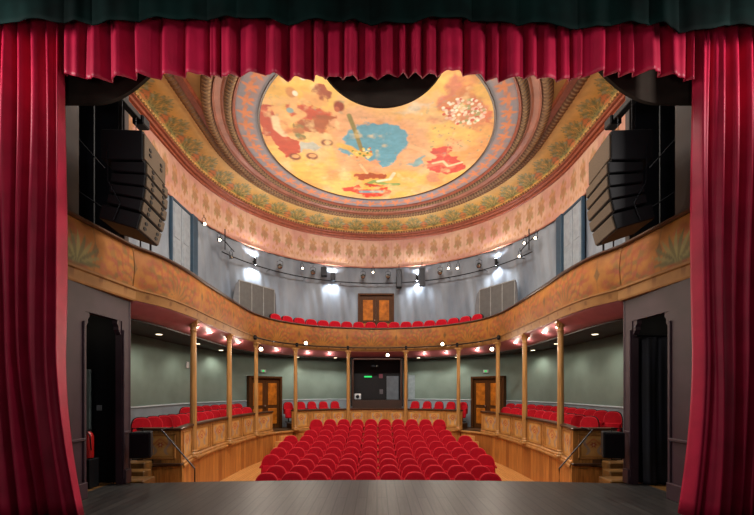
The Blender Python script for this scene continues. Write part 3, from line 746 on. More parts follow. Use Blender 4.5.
# ledge + cladding as structure
struct(BP.sweep([(.3, -.08), (-.075, -.08), (-.09, -.06), (-.09, -.02), (-.075, 0), (.3, 0)], 0, BP.L, 400), 'trim_18', M_wood2)
struct(BP.sweep([(-.03, -1.0), (-.03, -.08)], 0, GAP0, 140, uv=True), 'wall_cladding_left', M_clad)
struct(BP.sweep([(-.03, -1.0), (-.03, -.08)], BP.L-GAP0, BP.L, 140, uv=True), 'wall_cladding_right', M_clad)
struct(BP.sweep([(-.03, -1.0), (-.03, -.08)], GAP0, BP.L-GAP0, 200, uv=True), 'wall_cladding_rear', M_clad)
for sx, side in ((-1, 'left'), (1, 'right')):           # end panel of the boxes facing the stage
    og = (sx*4.7, 8.18, 0)
    t = empty('box_end_panel', og, 0, 'framed oak end panel facing the stage at the end of the %s boxes' % side, 'panel', 'end panels of the boxes')
    MB().box(sx*4.71, 8.19, .38, .9, .06, .76, bev=.005).build('panel_board', M_wood, t, org=og)
    MB().box(sx*4.71, 8.17, .79, .98, .16, .06, bev=.015).build('top_rail', M_rail, t, org=og)
    MB().box(sx*4.71, 8.15, .02, .94, .1, .06, bev=.01).build('plinth', M_rail, t, org=og)
    fr = MB()
    for x, z, w, h in ((4.71, .67, .66, .04), (4.71, .15, .66, .04), (4.4, .41, .04, .56), (5.02, .41, .04, .56)): fr.box(sx*x, 8.152, z, w, .03, h, bev=.008)
    fr.build('panel_frame', M_wood2, t, org=og)
    P = [[(sx*4.71-.28+.56*i/50, 8.155, .18+.46*j/30) for j in range(31)] for i in range(51)]
    ss, tt = np.meshgrid(np.linspace(0, .56, 51), np.linspace(0, 1, 31), indexing='ij')
    mb = MB(); mb.grid(P, ornament(0, .56)(ss, tt).reshape(-1, 3)); o = mb.build('painted_panel', M_vcf, t, org=og); solidify(o, .004)
    mb = MB(); mb.box(sx*4.75, 8.22, -.54, 1.0, .08, 1.06); struct(mb, 'wall_box_base', M_wood)
# box floor between ledge and wall
def box_floor():
    n = 300; P0 = []; P1 = []
    for i in range(n+1):
        u = BP.L*i/n; p, nn = BP.at(u, .05); d = p.copy(); t = 0
        for _ in range(300):
            q = d+nn*t; rr = abs(q.x) if q.y < C0 else math.hypot(q.x, q.y-C0)
            if rr >= R: break
            t += .01
        if u < .4: q = Vector((-R, q.y))
        P0.append(p); P1.append(q)
    mb = MB(); m = n+1; v = [(p.x, p.y, z) for z in (-.02, .0) for P in (P0, P1) for p in P]; f = []
    for i in range(n): f += [(i, i+1, m+i+1, m+i), (2*m+i, 3*m+i, 3*m+i+1, 2*m+i+1)]
    mb.add(v, f); return mb
struct(box_floor(), 'floor_boxes', M_bfloor)
u5 = near_u(-4.25, 13.9)
for a, b in ((.05, GAP0-.1), (BP.L-GAP0+.1, BP.L-.05)):
    struct(BP.sweep([(.12, .0), (.12, .14), (.86, .14), (.86, .0)], a, b, 100, caps=True), 'floor_box_tier', M_bfloor)
    struct(BP.sweep([(.88, .0), (.88, .24), (1.5, .24), (1.5, .0)], a+(1.3 if a < 1 else 0), b-(0 if a < 1 else 1.3+0), 100, caps=True), 'floor_box_tier', M_bfloor)
a, b = GAP1+.2, BP.L-GAP1-.2
struct(BP.sweep([(.12, .0), (.12, .22), (.95, .22), (.95, .0)], a, CU[4]-.05, 60, caps=True), 'floor_box_tier', M_bfloor)
struct(BP.sweep([(.12, .0), (.12, .22), (.95, .22), (.95, .0)], BP.L-CU[4]+.05, b, 60, caps=True), 'floor_box_tier', M_bfloor)

# columns
def make_column(H=3.33):
    t = empty('column', (0, 0, 0))
    mb = MB(); mb.box(0, 0, .03, .24, .24, .06, bev=.008); mb.lathe([(.11, .06), (.115, .09), (.1, .12), (.085, .13), (.095, .16), (.08, .19)], n=20); mb.build('base', M_col, t, smooth=True)
    n = 12; prof = [(.078, .19), (.078, .8), (.072, 1.8), (.066, H-.26)]
    v = []; f = []; NN = 48
    for r, z in prof:
        for k in range(NN): 
            a = 2*PI*k/NN; rr = r*(1-.07*max(0, math.cos(n*a))); v.append((rr*math.cos(a), rr*math.sin(a), z))
    for i in range(3):
        for k in range(NN): k2 = (k+1) % NN; f.append((i*NN+k, i*NN+k2, (i+1)*NN+k2, (i+1)*NN+k))
    mb = MB().add(v, f); mb.build('shaft', M_col, t, smooth=True, auto=60)
    mb = MB(); mb.lathe([(.075, H-.27), (.085, H-.26), (.085, H-.24), (.07, H-.23), (.07, H-.16), (.08, H-.12), (.1, H-.07), (.115, H-.05)], n=20)
    for k in range(8): mb.box(.085*math.cos(k*PI/4), .085*math.sin(k*PI/4), H-.12, .03, .03, .08, bev=.01)
    mb.box(0, 0, H-.025, .25, .25, .05, bev=.01); mb.build('capital', M_col, t, smooth=True)
    return t
colp = make_column(); register(colp)
side_names = ['nearest the stage', 'second from the stage', 'third from the stage', 'beside the passage steps', 'beside the control booth']
cpos = [(x, y, 'left', i) for i, (x, y) in enumerate(COLS)]+[(-x, y, 'right', i) for i, (x, y) in enumerate(COLS)]
for k, (x, y, sd, i) in enumerate(cpos):
    c = colp if k == 0 else copy_tree(colp)
    n = BP.at(near_u(x, y))[1]; c.location = (x-n.x*.09, y-n.y*.09, 0); c.rotation_euler.z = math.atan2(n.y, n.x)
    tag(c, 'slender fluted oak column on the %s side, %s' % (sd, side_names[i]), 'column', 'columns under the gallery')

# passage steps up to the boxes
for sx, side in ((-1, 'left'), (1, 'right')):
    t = empty('wooden_steps', (sx*3.7, 14.6, -1), 0, 'light wooden steps rising to the gap in the %s parapet' % side, 'steps', 'steps at the rear passages')
    for k in range(4):
        mb = MB(); z = -.78+.2*k; x0, x1 = 3.38, (4.02-.03*k); mb.box(sx*(x0+x1)/2, 14.18+.24*k-(0), (z-1)/2, x1-x0, .26, z+1.0, bev=.01)
        mb.build('step', M_floor, t, org=(sx*3.7, 14.6, -1))
# steps between stage and boxes
for sx, side in ((-1, 'left'), (1, 'right')):
    og = (sx*5.05, 7.6, -.2)
    t = empty('stage_steps', og, 0, 'oak steps beside the %s end panel leading down past the stage' % side, 'steps', 'steps at the stage edge')
    MB().box(sx*4.86, 7.4, -.55, .75, .4, .9, bev=.02).build('step', M_step, t, org=og)
    MB().box(sx*4.98, 7.7, -.52, .55, .26, 1.04, bev=.02).build('step', M_step, t, org=og)
    MB().box(sx*5.1, 7.97, -.44, .5, .28, 1.12, bev=.02).build('step', M_step, t, org=og)

# ------------------------------------------------------------------ doors
def arc_door(px0, px1, ztop, z0, r, name, wall_r):
    """double door set in the curved wall"""
    (x0, y0), (x1, y1) = on_ray(px0, r), on_ray(px1, r)
    a = Vector((x0, y0)); b = Vector((x1, y1)); w = (b-a).length; mid = (a+b)/2; ang = math.atan2(b.y-a.y, b.x-a.x)
    t = empty(name, (mid.x, mid.y, z0), ang); t['kind'] = 'structure'; H = ztop-z0
    mb = MB(); fw = .09
    mb.box(-w/2+fw/2, 0, H/2, fw, .2, H, bev=.01); mb.box(w/2-fw/2, 0, H/2, fw, .2, H, bev=.01); mb.box(0, 0, H-fw/2, w, .2, fw, bev=.01)
    mb.build('door_frame', M_door, t)
    lw = (w-2*fw)/2-.005
    for sx in (-1, 1):
        cx = sx*(lw/2+.004)
        l = MB().box(cx, .03, (H-fw)/2, lw, .05, H-fw-.01, bev=.005).build('door_leaf', M_door, t)
        for z, h in ((H*.24, H*.3), (H*.66, H*.42)):
            MB().box(cx, -.005, z, lw*.62, .03, h, bev=.015).build('door_panel', M_doorp, l)
        if sx < 0: MB().lathe([(.02, 0), (.02, .05), (.035, .06), (.035, .09), (.01, .1)], cx=-.06, cy=-.02, cz=H*.44, n=12, M=Matrix.Rotation(PI/2, 4, 'X')).build('door_handle', M_chrome, l, smooth=True)
    return t
arc_door(248, 281, 2.2, 0.01, R-.13, 'door_1', R)
arc_door(472, 505, 2.2, 0.01, R-.13, 'door_2', R)
arc_door(358, 394, 6.16, 3.86, R-.12, 'door_3', R)
# tall grey doors on the gallery's side walls, in dark blue reveals
for sx, nm in ((-1, 'door_4'), (1, 'door_5')):
    t = empty(nm, (sx*(R-.06), 11.85, 3.52)); t['kind'] = 'structure'
    # local frame
    mb = MB(); mb.box(0, .62, 1.95, .22, .34, 3.9, bev=.01); mb.build('blue_reveal', M_blueframe, t)
    mb = MB(); mb.box(0, -.66, 1.95, .1, .06, 3.9, bev=.01); mb.box(0, -.1, 3.86, .1, 1.1, .08, bev=.01); mb.build('door_frame', M_blueframe, t)
    for y in (-.38, .18):
        l = MB().box(0, y, 1.92, .05, .52, 3.8, bev=.008).build('door_leaf', M_greydoor, t)
        for z, h in ((.8, 1.2), (2.1, 1.0), (3.2, .9)): MB().box(-sx*.03, y, z, .02, .36, h, bev=.008).build('door_panel', M_greydoor, l)

# exit sign boxes over the stalls doors
for px, side in ((263, 'left'), (486, 'right')):
    x, y = on_ray(px, R-.05); z = 2.42; ang = math.atan2(x, y-C0)
    t = empty('exit_sign', (x, y, z), -ang, 'small white exit sign above the %s stalls double door' % side, 'sign', 'exit signs')
    MB().box(0, 0, 0, .26, .05, .13, bev=.008).build('housing', M_white, t)
    MB().box(.0, -.027, 0, .1, .006, .07).build('running_figure_field', M_exit, t)

# ------------------------------------------------------------------ control booth
Yb = 16.72
t = empty('control_booth', (0, Yb, 0), 0, 'dark control booth opening in the rear wall with desk and screens', 'booth')
og = (0, Yb, 0)
MB().box(0, Yb+.06, 1.0, 2.2, .1, .36).build('booth_sill', mat('booth_wood', '#3a2418', .5), t, org=og)
mb = MB()
for sx in (-1, 1): mb.box(sx*1.08, Yb+.25, 2.05, .05, .4, 1.98)
mb.box(0, Yb+.25, 3.02, 2.2, .4, .06); mb.build('opening_frame', M_rail, t, org=og)
mb = MB(); mb.box(0, Yb+.92, 2.0, 2.4, .04, 2.2)
for sx in (-1, 1): mb.box(sx*1.15, Yb+.5, 2.0, .05, .8, 2.2)
mb.build('back_wall', mat('booth_dark', '#181416', .8), t, org=og)
MB().box(.0, Yb+.45, 1.16, 2.1, .45, .05, bev=.01).build('desk', M_black, t, org=og)
MB().box(.72, Yb+.6, 1.72, .56, .03, 1.1, bev=.01).build('grey_screen', mat('booth_screen', '#646c74', .6), t, org=og, label='pale grey upright panel')
m1 = empty('cooling_unit', (-.88, Yb+.4, 1.185), 0, 'small white box with round dial at the left end of the booth desk', 'appliance')
MB().box(0, 0, .14, .3, .2, .28, bev=.03).build('casing', M_white, m1)
MB().lathe([(.08, 0), (.08, .02), (.06, .03)], cx=0, cy=-.1, cz=.14, n=20, M=Matrix.Rotation(PI/2, 4, 'X')).build('dial', M_black, m1)
o = MB().box(0, 0, 0, .36, .04, .07, bev=.005).build('green_sign', M_exit, None); o.location = (-.42, Yb+.86, 2.25); tag(o, 'green lit exit strip on the dark booth wall', 'sign')
o = MB().box(0, 0, 0, .17, .01, .2).build('pink_paper', mat('pink_paper', '#8a4a58', .7)); o.location = (.18, Yb+.89, 2.28); tag(o, 'pinkish notice pinned right of the green strip in the booth', 'notice')
o = MB().box(0, 0, 0, .16, .01, .22).build('pale_paper', mat('pale_paper', '#6a6468', .7)); o.location = (.2, Yb+.89, 1.55); tag(o, 'grey notice low on the booth back wall', 'notice')
pj = empty('projector', (-.1, Yb+.5, 2.72), 0, 'dark ceiling projector hanging inside the control booth', 'projector')
MB().box(0, 0, 0, .36, .28, .12, bev=.02).build('body', M_metal, pj); MB().tube([(0, 0, .06), (0, 0, .27)], .015).build('mount', M_metal, pj)
MB().lathe([(.045, 0), (.045, .03), (.03, .05)], cx=.09, cy=-.14, n=14, M=Matrix.Rotation(PI/2, 4, 'X')).build('lens', M_chrome, pj, smooth=True)
o = MB().box(0, 0, 0, .32, .03, 1.15, bev=.005).build('pale_panel', mat('pale_blue_panel', '#98a8ae', .5)); x, y = on_ray(411.5, R-.06); o.name = 'reflection_panel'; o.location = (x, y, 1.75); tag(o, 'pale blue panel imitating a glassy reflection on the wall just right of the booth', 'panel')  # pale sheet standing in for a glass door reflection

# ------------------------------------------------------------------ seats
def make_seat(name, mt, square=False):
    """tip-up theatre seat, faces -Y, base on z = 0"""
    t = empty(name); W = .52; hw = W/2-.008
    # backrest: padded slab with an arched top
    top = .86; out = []
    n = 18
    def arch(w, zt, zs, sq):
        pts = [(-w, .38), (w, .38)]
        for k in range(n+1):
            a = PI*k/n; e = .66 if sq else .74
            c, s = math.cos(a), math.sin(a); zs = .60 if sq else .55
            pts.append((w*math.copysign(abs(c)**e, c), zs+(zt-zs)*abs(s)**(e+.1)))
        return pts
    mb = MB(); rings = []
    lean = lambda z: (z-.4)*.2
    for ins, yo in ((.03, -.055), (.008, -.04), (0, -.015), (0, .03), (.012, .05)):
        rings.append([(x, yo+lean(z), z) for x, z in arch(hw-ins, top-ins, .62, square)])
    m = len(rings[0]); v = [p for r in rings for p in r]
    f = [(i*m+k, i*m+(k+1) % m, (i+1)*m+(k+1) % m, (i+1)*m+k) for i in range(len(rings)-1) for k in range(m)]
    f += [tuple(range(m)), tuple((len(rings)-1)*m+k for k in range(m))[::-1]]
    mb.add(v, f); bk = mb.build('backrest', mt, t, smooth=True, auto=50)
    mb = MB(); mb.tube([(x, -.045+lean(z), z) for x, z in arch(hw-.008, top-.006, .62, square)[1:]+[(-hw+.008, .38)]], .009, n=6)
    mb.build('piping', M_pipe, bk, smooth=True, auto=False)
    if square:
        mb = MB(); rg = []
        for yo in (.052, .085): rg.append([(x, yo+lean(z), z) for x, z in arch(hw+.012, top+.014, .62, square)])
        v = [p for q_ in rg for p in q_]; f = [(k, (k+1) % m, m+(k+1) % m, m+k) for k in range(m)]+[tuple(range(m)), tuple(m+k for k in range(m))[::-1]]
        mb.add(v, f).build('back_shell', M_black, t)  # black back, oversized so its rim imitates shade between chairs
    # tipped-up cushion
    mb = MB(); M = Matrix.Translation((0, -.12, .42)) @ Matrix.Rotation(math.radians(66), 4, 'X')
    mb.box(0, -.02, 0, W-.07, .40, .11, M=M, bev=.035); mb.build('seat_cushion', mt, t, smooth=True, auto=50)
    mb = MB(); mb.box(0, -.02, .05, W-.2, .28, .03, bev=.01); mb.box(0, .0, .2, .06, .06, .32); mb.build('pedestal', M_black, t)
    for sx in (-1, 1):
        ar = MB().box(sx*.245, -.1, .58, .045, .36, .05, bev=.018).build('armrest', mt, t, smooth=True, auto=50)
    return t
seat0 = make_seat('stalls_chair', M_seat); register(seat0)
bseat0 = make_seat('box_chair', M_seatb, True); register(bseat0)
gseat0 = make_seat('gallery_chair', M_seat, True); register(gseat0)
first = {seat0.name: True, bseat0.name: True, gseat0.name: True}
def place(proto, x, y, z, rz, label, group, sc=1):
    if first[proto.name]: c = proto; first[proto.name] = False
    else: c = copy_tree(proto)
    c.location = (x, y, z); c.rotation_euler = (0, 0, rz); c.scale = sc if isinstance(sc, tuple) else (sc, sc, sc)
    tag(c, label, 'chair', group); return c
protos_pending = []
for k, (yy, zz, n) in enumerate(zip(ROWY, ROWZ, ROWN)):
    off = {0: .06, 3: .0}.get(k, 0)
    for i in range(n):
        x = (i-(n-1)/2)*.525+(.03)
        y = yy-.012*x*x*1.6
        rn = 'front row' if k == 0 else ('rearmost row' if k == 9 else ORD[k]+' row from the stage')
        place(seat0, x, y, zz, math.atan(-.06*x), 'red velvet stalls chair, %s in the %s' % (nth(i, n), rn), 'red stalls seats facing the stage')
def ray_seat(px, r): return on_ray(px, r)
def bseat(px, r, z, rz_add, label, grp):
    x, y = ray_seat(px, r)
    nx, ny = ((math.copysign(1, x), 0) if y < C0 else ((x)/math.hypot(x, y-C0), (y-C0)/math.hypot(x, y-C0)))
    # facing inward = -n ; seat faces -Y locally
    ang = math.atan2(nx, ny)      # angle from +Y toward +X
    rz = -ang
    rz *= rz_add*.6
    place(bseat0, x, y, z, rz, label, grp, (.76, .95, 1.0))
LF = [(141.7, 5.3), (153.9, 5.25), (164.2, 5.2), (173, 5.15), (182.4, 5.05), (191, 5.0), (200.7, 4.98), (207.4, 4.98), (215, 4.98), (222, 5.0), (229.5, 5.0), (237.3, 5.0), (247, 5.0)]
for i, (px, r) in enumerate(LF): bseat(px, r, .15, .72, 'bright red box chair, %s from the stage in the front row, left side' % ORD[i], 'red seats in the left boxes')
for i, px in enumerate([187, 199, 206.7, 215.8, 223.8, 230.5, 237.8]): bseat(px, 5.72, .25, .72, 'bright red box chair, %s from the stage in the back row, left side' % ORD[i], 'red seats in the left boxes')
for i, (px, r) in enumerate([(589, 4.98), (578.5, 4.98), (570.6, 4.98), (563.5, 4.98), (556.5, 4.98), (548.7, 4.98), (540.5, 4.98), (532.5, 5.0), (524.5, 5.0), (515.5, 5.0), (506, 5.02)]):
    bseat(px, r, .15, .72, 'bright red box chair, %s from the stage in the front row, right side' % ORD[i], 'red seats in the right boxes')
for i, px in enumerate([612.6, 601, 590.5, 580.5, 571.5, 564, 556, 548, 540, 531, 519.5, 510.5]):
    bseat(px, 5.72, .25, .72, 'bright red box chair, %s from the stage in the back row, right side' % ORD[i], 'red seats in the right boxes')
for i, px in enumerate([288.5, 301, 312, 323.5, 335]): bseat(px, 5.45 if i else 5.35, .26, 1, 'dark red rear chair, %s in the row left of the booth' % nth(i, 5), 'red seats in the rear boxes')
for i, px in enumerate([413, 425, 436.8, 448.7, 460.6][:]): bseat(px+2, 5.45 if i < 4 else 5.35, .26, 1, 'dark red rear chair, %s in the row right of the booth' % nth(i, 5), 'red seats in the rear boxes')
for i in range(18):
    px = 276.5+i*11.75; u = GP.find_px(px); p, n = GP.at(u, .42)
    for _ in range(3):
        e = CX+F*p.x/p.y-px; u -= e*.045; p, n = GP.at(u, .42)
    rz = -math.atan2(n.x, n.y)
    place(gseat0, p.x, p.y, 3.86, rz, 'red gallery chair behind the painted front, %s of the curved row' % nth(i, 18), 'red gallery seats')

# ------------------------------------------------------------------ lights in the soffit, dark ceiling and walls
LIGHTS = []
def light(kind, loc, power, col, size=.05, rot=None, name='lamp', spot=None, blend_=.5, parent=None):
    ld = bpy.data.lights.new(name, kind); ld.energy = power; ld.color = col
    if kind in ('POINT', 'SPOT'): ld.shadow_soft_size = size
    if kind == 'SPOT': ld.spot_size = spot; ld.spot_blend = blend_
    if kind == 'AREA': ld.shape = 'RECTANGLE'; ld.size = size[0]; ld.size_y = size[1]
    o = bpy.data.objects.new(name, ld); COL.objects.link(o); o.location = loc
    if rot is not None: o.rotation_euler = rot
    if parent: o.parent = parent
    return o
def aim(frm, to): return (Vector(to)-Vector(frm)).to_track_quat('-Z', 'Y').to_euler()
WARM, WARM2, COOL = (1, .78, .55), (1, .86, .70), (.86, .93, 1)
SB = [197, 211, 228, 239.6, 277.5, 308, 329.5]; SB = SB+[377*2-p for p in SB][::-1]
for i, px in enumerate(SB):
    u = GP.find_px(px, .13); p, n = GP.at(u, .13)
    t = empty('soffit_spotlight', (p.x, p.y, 3.235), 0, 'small glowing bulb in the pink soffit, %s' % nth(i, 14), 'light', 'bulbs along the pink soffit')
    MB().lathe([(.045, .03), (.05, 0), (.04, -.012), (.03, -.005)], n=16).build('trim_ring', M_chrome, t, smooth=True)
    MB().lathe([(.005, -.034), (.025, -.028), (.03, -.012), (.028, .0)], n=12).build('bulb', M_bulb, t, smooth=True)
    light('POINT', (p.x, p.y, 3.14), 6, WARM2, .04, name='soffit_bulb')
DL = [(159, 334), (197.5, 343.5), (221, 350), (261, 356), (297.5, 357), (335.5, 357.6)]; DL = DL+[(754-a, b) for a, b in DL][::-1]
for i, (px, py) in enumerate(DL):
    y = (3.055-CZ)*F/(HY-py); x = (px-CX)*y/F
    t = empty('downlight', (x, y, 3.055), 0, 'round recessed downlight in the dark box ceiling, %s' % nth(i, 12), 'light', 'downlights in the dark ceiling')
    MB().lathe([(.075, .0), (.09, -.004), (.09, -.012), (.075, -.012)], n=24).build('trim_ring', M_white, t, smooth=True)
    MB().lathe([(.072, -.002), (.072, -.014)], n=24).build('lens', M_disc, t)
    light('SPOT', (x, y, 3.0), 28, (1, .93, .8), .05, (0, 0, 0), 'downlight_beam', math.radians(140), .8)
# wall lights shining up and down on the gallery wall
for i, px in enumerate((255, 333, 417, 496)):
    x, y = on_ray(px, R-.16); z = 6.83+CZ-1.65; d = Vector((x, y-C0)).normalized()
    t = empty('wall_light', (x, y, z), -math.atan2(d.x, d.y), 'black wall light blazing up and down the grey gallery wall, %s' % ['leftmost', 'second from left', 'third from left', 'rightmost'][i], 'light', 'wall lights of the gallery')
    MB().lathe([(.05, -.14), (.055, -.13), (.055, .13), (.05, .14)], n=16).build('body', M_black, t, smooth=True)
    MB().box(0, .08, 0, .04, .1, .04).build('bracket', M_black, t)
    for s in (-1, 1):
        MB().lathe([(.04, s*.141), (.04, s*.15), (.02, s*.155)], n=14).build('lamp_lens', M_bulbw, t)
        light('SPOT', (x, y, z+s*.17), 130, COOL, .04, (0 if s < 0 else PI, 0, 0), 'wall_light_beam', math.radians(150), .7)

# pipe round the gallery wall and along the gallery front
a0, a1 = .35, LTOT-.35
def ringpts(px0, px1, r, z, n=80):
    out = []
    for i in range(n+1):
        x, y = on_ray(px0+(px1-px0)*i/n, r); out.append((x, y, z))
    return out
pt = empty('lighting_pipe', (0, 17.2, 6.7), 0, 'thin dark cable pipe curving along the grey gallery wall', 'pipe')
MB().tube(ringpts(222, 532, R-.3, 6.62), .022).build('pipe', M_metal, pt, org=(0, 17.2, 6.7), smooth=True)
for k in range(9):
    x, y = on_ray(235+k*35.5, R-.3); d = Vector((x, y-C0)).normalized(); MB().tube([(x, y, 6.62), (x+d.x*.3, y+d.y*.3, 6.62)], .012).build('wall_bracket', M_metal, pt, org=(0, 17.2, 6.7))
fp = empty('lighting_bar', (0, 16.4, 3.4), 0, 'long black lighting bar clamped along the bottom of the gallery front', 'bar')
pts = []
for i in range(61):
    px = 254+(500-254)*i/60; u = GP.find_px(px, -.2); p, n = GP.at(u, -.2); pts.append((p.x, p.y, 3.47+.0))
MB().tube(pts, .022).build('bar', M_metal, fp, org=(0, 16.4, 3.4), smooth=True)
for px in (255, 297, 348, 406, 457, 499):
    u = GP.find_px(px, -.15); p, n = GP.at(u, -.16); MB().box(p.x, p.y, 3.47, .1, .1, .16, bev=.02).build('clamp', M_black, fp, org=(0, 16.4, 3.4))

# stage spotlights
def spot_fixture(loc, target, label, group, lit=True, length=.28, rad=.075, power=0, col=WARM2, hang=.2, name='spotlight', m=None):
    t = empty(name, loc, 0, label, 'spotlight', group)
    q = (Vector(target)-Vector(loc)).to_track_quat('-Z', 'Y').to_matrix().to_4x4()
    MB().lathe([(rad*.55, length*.5), (rad*.8, length*.45), (rad*.85, 0), (rad, -length*.3), (rad*1.05, -length*.5), (rad*.9, -length*.5), (rad*.85, -length*.4)], n=18, M=q).build('housing', m or M_black, t, smooth=True)
    y = MB(); a = q @ Vector((rad*1.15, 0, 0)); b = q @ Vector((-rad*1.15, 0, 0)); y.tube([a, a*1.0+Vector((0, 0, hang*.6)), (0, 0, hang*.75), b+Vector((0, 0, hang*.6)), b], .01); y.tube([(0, 0, hang*.7), (0, 0, hang)], .012); y.build('yoke', M_metal, t)
    MB().lathe([(rad*.84, -length*.42), (rad*.8, -length*.46), (rad*.3, -length*.49)], n=18, M=q).build('lens', M_bulb if lit else M_chrome, t, smooth=True)
    if power:
        d = (Vector(target)-Vector(loc)).normalized(); l = Vector(loc)+d*(length*.5+.06)
        light('SPOT', l, power, col, .06, aim(loc, target), 'spot_beam', math.radians(95), .8)
    return t
FL = [(261, 349, True), (306, 343, True), (388, 355, True), (442, 344, True), (492, 349, True)]
desc = ['by the third left column', 'right of the fourth left column', 'above the booth', 'left of the fourth right column', 'by the third right column, brightest']
for (px, py, lit), dsc in zip(FL, desc):
    u = GP.find_px(px, -.28); p, n = GP.at(u, -.28); z = zat(py, p.y)
    spot_fixture((p.x, p.y, z), (p.x*.2, 3, 1.5), 'black spotlight shining from the gallery front, '+dsc, 'spotlights on the gallery front', power=120, length=.2, hang=.16)
GFX = [(204, 224, 'bare warm lamp'), (219, 240, 'bare warm lamp'), (231, 257, 'violet tinted lamp'), (280, 266, 'large'), (302, 268, 'small'), (313, 272, 'large'), (363, 276, 'large'), (373, 272, 'small'), (388, 276, 'large'), (440, 272, 'large'), (449, 268, 'small'), (458, 268, 'small'), (479, 265, 'large'), (520, 256, 'violet tinted lamp'), (525, 243, 'bare warm lamp'), (536, 238, 'bare warm lamp')]
for i, (px, py, kd) in enumerate(GFX):
    x, y = on_ray(px, R-.42); z = zat(py, y); big = kd == 'large'
    spot_fixture((x, y, z), (x*.3, 5, 1.0) if big else (x*.7, y-2, z-.9), 'stage light hung under the pink frieze, %s' % nth(i, 16), 'stage lights under the frieze', lit=not big and i != 2, length=.3 if big else .2, rad=.1 if big else .05, hang=.3)
for sx in (-1, 1):   # brackets with cables at the side clusters
    x0, y0 = on_ray(377+sx*152, R-.3); t = empty('lamp_bracket', (x0, y0, 6.9), 0, 'black angled lamp bracket with cable under the frieze, %s side' % ('left' if sx < 0 else 'right'), 'bracket', 'lamp brackets')
    xa, ya = on_ray(377+sx*146, R-.1)
    MB().tube([(x0, y0, 7.5), (x0, y0, 6.75)], .02).build('drop_pipe', M_metal, t, org=(x0, y0, 6.9))
    MB().tube([(x0, y0-.5, 7.0), (x0, y0, 7.05), (x0-sx*.1, y0+.6, 6.9)], .018).build('arm', M_metal, t, org=(x0, y0, 6.9))
    MB().tube([(sx*(R-.04), y0+.25, 6.6), (sx*(R-.06), y0+.1, 5.6), (sx*(R-.05), y0-.1, 4.7)], .012).build('cable', M_black, t, org=(x0, y0, 6.9))
# small column loudspeakers hanging over the gallery
for px, py, h, w, dsc, mm in ((324, 272, .42, .26, 'short black', M_black), (333, 277, .34, .2, 'small grey', M_metal), (399, 279, .84, .24, 'tall black', M_black), (422, 277, .84, .25, 'tall grey', mat('grey_speaker', '#4a5058', .6))):
    x, y = on_ray(px, R-.5); z = zat(py, y)
    t = empty('hanging_loudspeaker', (x, y, z), 0, '%s loudspeaker hanging below the frieze over the gallery' % dsc, 'loudspeaker', 'gallery loudspeakers')
    MB().box(0, 0, 0, w, .22, h, bev=.02).build('cabinet', mm, t); MB().box(0, -.112, 0, w*.8, .01, h*.88).build('grille', M_metal, t); MB().tube([(0, 0, h/2), (0, 0, h/2+.25)], .015).build('hanger', M_metal, t)

# grey folding screens against the gallery wall
for sx, side in ((-1, 'left'), (1, 'right')):
    A, B = on_ray(377-sx*-138 if sx < 0 else 377+138, R-.42), on_ray(377+sx*103, R-.42)
    a = Vector(A); b = Vector(B); w = (b-a).length; mid = (a+b)/2; ang = math.atan2(b.y-a.y, b.x-a.x)
    t = empty('stairwell_screen', (mid.x, mid.y, 3.53), ang, 'grey panelled stairwell enclosure against the gallery wall, %s side' % side, 'screen', 'stairwell enclosures')
    H = 2.25
    for k in range(3):
        MB().box(-w/2+w*(k+.5)/3, 0, H/2, w/3-.03, .04, H, bev=.005).build('panel', M_greypanel, t)
    mb = MB()
    for k in range(4): mb.box(-w/2+w*k/3, 0, H/2, .035, .06, H)
    mb.box(0, 0, H+.0, w, .07, .04); mb.build('frame', mat('light_frame', '#8a8a88', .5), t)
    for s in (-1, 1):
        pr = [(0, 0), (s*.28, 0), (s*.2, H*.72), (s*.12, H*.93), (0, H)]
        if s > 0: pr = pr[::-1]
        M = Matrix.Translation((s*w/2, .0, 0)) @ Matrix.Rotation(s*.5, 4, 'Z') @ Matrix.Rotation(PI/2, 4, 'X')
        MB().prism(pr, -.02, .02, M).build('splayed_side', mat('dark_side', '#67676a', .7), t)

# handrail of the gallery sides
for sx in (-1, 1):
    t = empty('gallery_gate_post', (sx*4.95, 8.2, 3.52), 0, 'black steel post with hoop behind the gallery front, %s side' % ('left' if sx < 0 else 'right'), 'post', 'steel posts in the gallery')
    MB().tube([(0, 0, 0), (0, 0, 1.35), (-sx*.0, -.35, 1.35)], .022).build('post', M_metal, t); MB().tube([(sx*.0, -.35, 1.35), (0, -.35, 0)], .016).build('second_post', M_metal, t)

